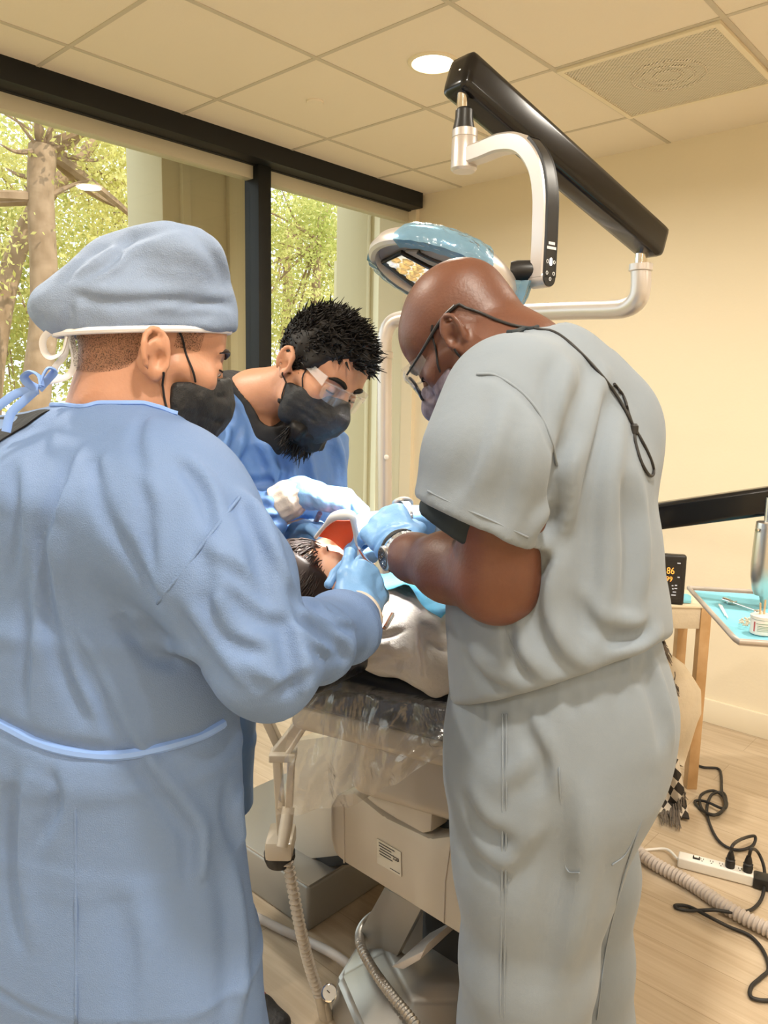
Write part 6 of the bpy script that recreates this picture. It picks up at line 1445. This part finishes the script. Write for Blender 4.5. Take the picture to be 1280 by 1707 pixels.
# hands
for (W_, E_, HD_, HN_, sd_, cu_, th_, S_) in ((W3L, E3L, HD3, HN3, 1, CU3, TH3, 1.0),):
    g = Field(*bounds([W_, W_ + HD_ * .16], .095), .0022); ad_ = nrm(W_ - P(690, 930, 1.13)); g.limb([(W_ + ad_ * .004, .0295, .032), (W_ + ad_ * .03, .033, .034)], .012, cap=.006)
    hand(g, W_, HD_, HN_, sd_, cu_, S=S_, thumb=th_, grow=.0022)
    for px, w, a in [([(690, 884), (662, 888), (640, 905), (632, 925)], .004, .0035), ([(680, 876), (650, 884), (630, 902), (622, 920)], .0035, .003), ([(668, 872), (640, 880), (622, 896)], .003, .0025)]: g.crease(px, w, a)
    g.noise(.0012, 80, 9, oct=2); sdf_obj('glove', g, 'glove_blue', M3)
g = Field(*bounds([W3R, W3R + HR3 * .17, P(738, 872, 1.385)], .075), .0026); g.limb([(P(740, 873, 1.388), .036, .036), (W3R, .029, .031)], .01, cap=.008); hand(g, W3R, HR3, np.array([0, -.3, 1]), -1, FIST, grow=.0025, S=.9); g.noise(.0014, 70, 9, oct=2); sdf_obj('glove', g, 'glove_blue', M3)
# wristwatches
def watch(parent, c, axis, r, dial_dir, m_face='watch_face', w=.0075):
    axis = nrm(axis); dd = nrm(dial_dir - axis * (np.asarray(dial_dir) @ axis)); e = np.cross(axis, dd)
    wt = bpy.data.objects.new('wristwatch', None); COL.objects.link(wt); wt.parent = parent
    bnd = MB('a'); nL = 22
    for i in range(nL):
        a = math.radians(32) + (2 * PI - math.radians(64)) * i / (nL - 1); o = dd * math.cos(a) + e * math.sin(a); tg = -dd * math.sin(a) + e * math.cos(a)
        bnd.box(c + o * r, (r * .27, w * 2, .003), np.stack([tg, axis, o], 1), .0009, 1)
        for s_ in (-1, 1): bnd.box(c + o * (r + .0004) + axis * s_ * w * .62, (r * .20, w * .5, .0036), np.stack([tg, axis, o], 1), .0009, 1)
    build('bracelet', bnd, 'steel', wt)
    cs = build('case', MB('a').lathe(c + dd * (r - .002), dd, [(0, .0175), (.003, .0195), (.007, .0195), (.009, .0175), (.0085, .0155)], 32), 'steel', wt)
    f0 = c + dd * (r + .0068); build('dial', MB('a').lathe(f0, dd, [(0, .0158), (.001, .0155)], 32), m_face, cs)
    hm = MB('a')
    for k_ in range(12):
        a = 2 * PI * k_ / 12; o = axis * math.cos(a) + e * math.sin(a); hm.box(f0 + o * .0132 + dd * .0013, (.0008, .0028, .0006), np.stack([np.cross(dd, o), o, dd], 1))
    for a, L_ in ((.6, .008), (2.5, .0115)):
        o = axis * math.cos(a) + e * math.sin(a); hm.box(f0 + o * L_ / 2 + dd * .0016, (.0010, L_, .0005), np.stack([np.cross(dd, o), o, dd], 1))
    for a in (0, 2.1, 4.2):
        o = axis * math.cos(a) + e * math.sin(a); hm.tube([f0 + o * .0065 + dd * .0012 + .003 * (axis * math.cos(b) + e * math.sin(b)) for b in np.linspace(0, 2 * PI, 17)[:-1]], .00025, 5, closed=True)
    build('hands', hm, 'chrome', cs); return wt
ax3 = nrm(W3L - P(690, 930, 1.13)); wc = W3L - ax3 * .012
w1_ = watch(M3, wc, ax3, .0335, np.array([-.45, -.85, -.10])); w1_['label'] = 'steel wristwatch with a dark dial'
build('glove_gap_shade', MB('a').tube([W3L + ax3 * .006 + .0325 * (math.cos(a) * nrm(np.cross(ax3, [0, 0, 1])) + math.sin(a) * nrm(np.cross(np.cross(ax3, [0, 0, 1]), ax3))) for a in np.linspace(0, 2 * PI, 33)[:-1]], .0042, 8, closed=True), 'black_rubber', M3)  # black ring drawn for the dark shadow between glove and watch
axr = nrm(W3R - P(738, 872, 1.385)); w2_ = watch(M3, W3R - axr * .002, axr, .0345, np.array([-.9, .2, .55])); w2_['label'] = 'steel bracelet watch on the far wrist'
# mask, glasses, cord, stubble
mk3 = mask('face_mask', H3, 'mask_print', M3, top=-.006, back=.034, tent=.014)
loop_on(H3, 1, B3, mk3, .0016)
gl3 = bpy.data.objects.new('glasses', None); COL.objects.link(gl3); gl3.parent = M3; gl3['label'] = 'glasses with a dark lower frame'
for q in (-1, 1): build('lens', lens(H3, q, .118, .030, .020, -.004, .033), 'clear_lens', gl3)
fm = MB('a')
for q in (-1, 1):
    fm.tube([H3.p(q * (.033 + .031 * math.cos(a)), .118 - .022 * ((.033 + .031 * math.cos(a)) / .06) ** 2, -.004 + .0215 * math.sin(a)) for a in np.linspace(-3.5, .4, 20)], .0022, 8)
fm.tube([H3.p(-.006, .118, .004), H3.p(0, .121, .007), H3.p(.006, .118, .004)], .0024, 8)
build('lower_frame', fm, 'black_plastic', gl3)
tf = MB('a'); tf.tube([H3.p(x, .119 - .022 * (x / .06) ** 2, .0165) for x in np.linspace(-.064, .064, 20)], .0018, 8); build('brow_bar', tf, 'clear_plastic', gl3)
for q in (-1, 1):
    build('temple', MB('a').tube([H3.p(q * .064, .094, .010), H3.p(q * .073, .050, .014), H3.p(q * .0765, .006, .022), H3.p(q * .0775, -.020, .024), H3.p(q * .077, -.040, .022)], [.0016, .0022, .0026, .003, .0034], 8, smooth=5), 'black_plastic', gl3)
    G = np.array([[H3.p(q * (.064 + .009 * t), .096 - .045 * t, .006 + (v - .5) * (.034 - .020 * t)) for v in np.linspace(0, 1, 4)] for t in np.linspace(0, 1, 6)]); build('side_shield', MB('a').sheet(G, .0012), 'clear_lens', gl3)
hd0 = [H3.p(.077, -.040, .022), H3.p(.076, -.046, .020)]
cq = TB.surf(curve_pts(np.array([(776, 513), (800, 521), (830, 534), (860, 543), (892, 548), (930, 556), (985, 605), (1030, 662), (1056, 712)], float), 8), .003)
for _ in range(4): cq[1:-1] = (cq[:-2] + 2 * cq[1:-1] + cq[2:]) / 4
cd = MB('a').tube(np.concatenate([hd0, cq]), .0021, 8); build('glasses_cord', cd, 'black_rubber', gl3)
lq = TB.surf(curve_pts(np.array([(1056, 712), (1060, 740), (1070, 772), (1083, 793), (1090, 788), (1086, 768), (1072, 738), (1058, 714)], float), 8), .004)
for _ in range(4): lq[1:-1] = (lq[:-2] + 2 * lq[1:-1] + lq[2:]) / 4
if len(lq) > 3: build('cord_loop', MB('a').tube(lq, .0020, 8), 'black_rubber', gl3)
up2 = TB.surf(curve_pts(np.array([(1024, 640), (1040, 662), (1048, 690), (1056, 712)], float), 6), .003)
if len(up2) > 3: build('cord_strand', MB('a').tube(up2, .0020, 8), 'black_rubber', gl3)
sq = TB.surf(np.array([(1057, 716)], float), .004)
if len(sq): build('cord_slider', MB('a').lathe(sq[0] + [0, 0, .008], (0, 0, -1), [(0, .003), (.003, .0055), (.013, .0055), (.016, .003)], 12), 'black_rubber', gl3)
st = Field(*bounds([H3.p(0, 0, .05)], .15), .003); H3.skull(st, .0034); st.plane(H3.p(0, .06, .05), H3.B @ nrm([0, 1, -.55]), 0); st.plane(H3.p(0, 0, .0), H3.B @ nrm([0, 0, -1]), 0)
density(sdf_obj('stubble', st, 'hair_stubble', M3), lambda V: .9 * sstep(H3.loc(V)[:, 2], .012, .06) * sstep(H3.loc(V)[:, 1], -.05, .03))
for q in (-1, 1): build('eyebrow', brow(H3, q, MB('a'), .0030, .020), 'hair_black', M3)
for q in (-1, 1): build('eyelashes', lash(H3, q, MB('a'), -.006, .0014), 'hair_black', M3)
# ================================================================== patient lying on the chair
U4 = nrm([-.90, -.30, .08]); F4 = np.array([.20, .20, .95]); F4 = nrm(F4 - U4 * (F4 @ U4)); L4 = np.cross(U4, F4)
H4 = Head(P(528, 984, 1.40), np.stack([L4, F4, U4], 1), .93)
w = lambda x, y, z: W2A(np.array([x, y, z - .045 if (y > 1.07) else z]))
tor4 = [(w(-1.005, 1.10, 1.095), .125, .070), (w(-1.01, 1.17, 1.085), .165, .088), (w(-1.05, 1.36, 1.04), .150, .095), (w(-1.10, 1.56, .985), .140, .090), (w(-1.14, 1.72, .935), .150, .095)]
VZ = W2A(np.array([0, .26, .97]))
S4R, E4R, W4R = w(-.865, 1.10, 1.065), w(-.83, 1.38, 1.01), w(-1.0, 1.56, 1.07)
S4L, E4L, W4L = w(-1.17, 1.16, 1.065), w(-1.23, 1.40, 1.02), w(-1.08, 1.58, 1.07)
lo, hi = bounds([q[0] for q in tor4] + [S4R, E4R, S4L, H4.p(0, 0, .13), w(-1.32, 2.5, .9)], .16)
B4 = Field(lo, hi, .0042); H4.build(B4)
B4.cone(H4.p(0, -.025, -.045), w(-1.005, 1.09, 1.10), .046, .052, .025)
B4.limb([(q[0], q[1] - .02, q[2] - .02) for q in tor4], .03, V=VZ)
for S_, E_, W_, q in ((S4R, E4R, W4R, -1), (S4L, E4L, W4L, 1)):
    B4.cone(tor4[0][0], S_, .045, .045, .03); B4.cone(S_, E_, .042, .036, .02); B4.cone(E_, W_, .035, .022, .015); hand(B4, W_, W2A(np.array([.1 * q - .0, .6, -.05])) + W2A(np.array([-.25 * q * -1, 0, 0])), [0, 0, 1], q, RELAX, S=.85)
for q in (-1, 1):
    a_ = w(-1.14 - .07 * q, 1.75, .92); k_ = w(-1.21 - .07 * q, 2.10, .915); e_ = w(-1.29 - .06 * q, 2.42, .865); B4.cone(a_, k_, .078, .055, .03); B4.cone(k_, e_, .052, .036, .02); B4.cone(e_, e_ + [0, 0, .09], .034, .022, .02)
M4 = sdf_obj('person', B4, 'skin_child', loc=A2W(w(-1.05, 1.4, .9)), keep='one')
tag(M4, 'dark haired patient in a white shirt lying back on the chair with closed eyes', 'person')
T4 = Field(lo, hi, .0042); T4.limb(tor4, .03, V=VZ, cap=.03); T4.cone(tor4[0][0] + [0, 0, -.015], S4R, .070, .064, .04); T4.cone(tor4[0][0] + [0, 0, -.015], S4L, .070, .064, .04)
for S_, E_, W_ in ((S4R, E4R, W4R), (S4L, E4L, W4L)): T4.limb([(S_, .066, .066), (E_, .054, .054), (W_, .034, .034)], .03, kk=.03, cap=.012)
T4.cone(H4.p(0, -.025, -.045), w(-1.005, 1.09, 1.11), .054, .060, .012, 's')
for px, w_, a in [([(690, 1052), (694, 1090), (700, 1130)], .008, .010), ([(620, 1075), (650, 1060), (690, 1050)], .008, .008), ([(610, 1100), (640, 1090), (660, 1100)], .010, .009), ([(640, 1120), (670, 1100), (690, 1100)], .010, .008), ([(705, 1060), (730, 1075), (755, 1085)], .008, .008), ([(600, 1085), (625, 1070), (640, 1050)], .006, .006)]: T4.crease(px, w_, a)
T4.noise(.0035, 26, 14, oct=3)
shirt4 = sdf_obj('shirt', T4, 'shirt_white', M4)
lc = Field(lo, hi, .0035)
for a in np.linspace(0, 2 * PI, 26):
    c_ = w(-1.005, 1.085, 1.10) + .062 * (math.cos(a) * W2A(np.array([1, 0, 0])) + math.sin(a) * np.cross(W2A(np.array([1, 0, 0])), nrm(w(-1.01, 1.17, 1.085) - H4.p(0, -.025, -.045)))); lc.cone(c_, c_ + nrm(c_ - w(-1.005, 1.085, 1.10)) * .022 + W2A(np.array([0, .018, -.004])), .010, .006, .008)
lc.noise(.002, 160, 3, oct=2); sdf_obj('lace_collar', lc, 'shirt_lace', shirt4)
tr4 = Field(lo, hi, .005); tr4.limb([tor4[3], tor4[4]], .02, V=VZ)
for q in (-1, 1):
    a_ = w(-1.14 - .07 * q, 1.75, .92); k_ = w(-1.21 - .07 * q, 2.10, .915); e_ = w(-1.29 - .06 * q, 2.42, .865); tr4.cone(a_, k_, .088, .066, .03); tr4.cone(k_, e_, .062, .05, .02)
tr4.plane(tor4[3][0] + W2A(np.array([0, .04, 0])), W2A(np.array([0, -1, .2]))); sdf_obj('trousers', tr4, 'navy_cloth', M4)
for q in (-1, 1):
    e_ = w(-1.29 - .06 * q, 2.44, .865); sf = Field(*bounds([e_, e_ + [0, 0, .14]], .09), .005); sf.limb([(e_ + [0, 0, -.02], .04, .05), (e_ + [0, 0, .06], .042, .04), (e_ + [0, 0, .13], .036, .028)], .02, V=W2A(np.array([0, 1, 0]))); sdf_obj('shoe', sf, 'shoe_black', M4)
# hair
hb = Field(*bounds([H4.p(0, 0, .05)], .15), .003); H4.skull(hb, .012); hb.cone(H4.p(0, -.05, .0), H4.p(0, -.045, -.035), .075, .062, .02)
hb.plane(H4.p(0, .070, .045), H4.B @ nrm([0, 1, -.62]), .012); hb.plane(H4.p(0, .018, -.02), H4.B @ nrm([0, .6, -.8]), .012); hair4 = sdf_obj('hair', hb, 'hair_brown', M4)
R_, N_ = scalp_roots(H4, 1400, 9, lambda q: (q[2] > .03 and not (q[1] > .075 and q[2] < .05)) or (q[1] < -.01 and q[2] > -.05), .0145)
rr_ = np.random.default_rng(2); q_ = H4.loc(R_); fl = np.where(q_[:, 1:2] > -.01, np.array([[0, .9, -.55]]), np.array([[0, -.3, -1.0]])) + np.concatenate([np.sign(q_[:, :1]) * .12, np.zeros((len(R_), 2))], 1)
D_ = fl @ H4.B.T; D_ = D_ - N_ * np.sum(D_ * N_, 1, keepdims=True); D_ = D_ / np.linalg.norm(D_, axis=1, keepdims=True) + N_ * .05 + rr_.normal(0, .10, N_.shape)
def strands(R, D, N, c, L, r0, seed):
    r = np.random.default_rng(seed); m = MB('a')
    for i in range(len(R)):
        p = R[i].copy(); v = nrm(D[i]); pts = [p]; l = L * r.uniform(.6, 1.25)
        for k in range(6):
            p = p + v * l / 6; rad = p - c; v = nrm(v - nrm(rad) * (v @ nrm(rad)) * .9 - nrm(rad) * .10); pts.append(p)
        m.tube(pts, [r0 * (1 - .8 * k / 6) for k in range(7)], 4, caps=False)
    return m
build('strands', strands(R_, D_, N_, H4.p(0, -.012, .042), .060, .0019, 3), 'hair_brown', hair4, sharp=None)
for q in (-1, 1): build('eyelashes', lash(H4, q, MB('a'), -.006, .0018), 'hair_brown', M4)
for q in (-1, 1): build('eyebrow', brow(H4, q, MB('a'), .0034, .020), 'hair_brown', M4)

# blue bib, clip
rows = []
xa = W2A(np.array([1, 0, 0])); 
for v in np.linspace(0, 1, 26):
    yy = 1.085 + .30 * v; zc_ = np.interp(yy, [1.10, 1.17, 1.36, 1.56], [1.095, 1.085, 1.04, .985]); bb_ = np.interp(yy, [1.06, 1.10, 1.17, 1.36], [.05, .075, .095, .105]); xc_ = np.interp(yy, [1.1, 1.36], [-1.005, -1.05]); row = []
    for u in np.linspace(-1, 1, 26):
        e = .15 * u; z = zc_ + bb_ * math.sqrt(max(0, 1 - (e / .19) ** 2)) + .012 + .006 * math.sin(7 * u + 5 * v) + .018 * math.exp(-((u - .35 - .5 * v) / .16) ** 2) + .016 * math.exp(-((u + .2 - .3 * v) / .12) ** 2) * v
        row.append(w(xc_ + .02 + e, yy + .012 * math.sin(4 * u), z))
    rows.append(row)
tag(build('dental_bib', MB('a').sheet(np.array(rows), .0016), 'bib_paper', sharp=None), 'crumpled bright blue paper bib across the chest of the patient', 'bib')
bc = thing('bib_clip', 'small metal clip holding the blue bib by the white shirt', 'clip', A2W(P(646, 1038, 1.40)))
c0, c1 = P(655, 1024, 1.392), P(640, 1050, 1.372)
build('jaw', bar(MB('a'), c0, c1, .008, .005, .001), 'chrome', bc); build('jaw', bar(MB('a'), c0 + [0, 0, .003], c1 + [.002, -.004, .007], .007, .003, .001), 'chrome', bc)

# rubber dam on its frame
RD = thing('rubber_dam', 'orange rubber dam stretched on a white frame over the mouth of the patient', 'dental dam', A2W(P(570, 900, 1.36)))
qd = [[(528, 893, 1.40), (540, 880, 1.37), (556, 868, 1.335)], [(552, 900, 1.385), (562, 888, 1.355), (571, 868, 1.325)], [(574, 918, 1.375), (580, 896, 1.345), (586, 867, 1.318)], [(594, 918, 1.355), (593, 895, 1.335), (588, 866, 1.312)]]
Gd = np.array([[P(*c_) for c_ in r_] for r_ in qd]); G1 = np.array([curve_pts(Gd[i], 6) for i in range(4)]); G2_ = np.array([curve_pts(G1[:, j], 6) for j in range(G1.shape[1])])
build('sheet', MB('a').sheet(G2_, .0012), 'dam_orange', RD)
fr_ = MB('a'); fr_.tube([P(526, 896, 1.405), P(542, 876, 1.36), P(556, 862, 1.325), P(572, 858, 1.312), P(586, 860, 1.305), P(590, 872, 1.31), P(595, 900, 1.33), P(600, 936, 1.345)], [.0035, .004, .008, .0095, .008, .0055, .005, .005], 10, smooth=6)
build('frame', fr_, 'white_plastic', RD)
build('lower_frame', MB('a').tube([P(598, 936, 1.345), P(588, 950, 1.35), P(572, 950, 1.36)], .005, 10, smooth=4), 'white_plastic', RD)
tag(build('suction_tube', MB('a').tube([P(508, 905, 1.56), P(520, 884, 1.52), P(533, 856, 1.47)], .0052, 12), 'pink_tube'), 'pale pink suction tube held behind the head of the patient', 'tube')
ht = thing('handpiece', 'small bright metal instrument tip between the gloved hands at the mouth', 'instrument', A2W(P(612, 938, 1.24)))
build('shank', MB('a').tube([P(622, 945, 1.22), P(612, 936, 1.25), P(600, 918, 1.30)], [.0045, .0040, .0026], 10), 'chrome', ht)
build('tip', MB('a').tube([P(600, 918, 1.30), P(593, 908, 1.325)], [.0022, .0012], 8), 'steel', ht)
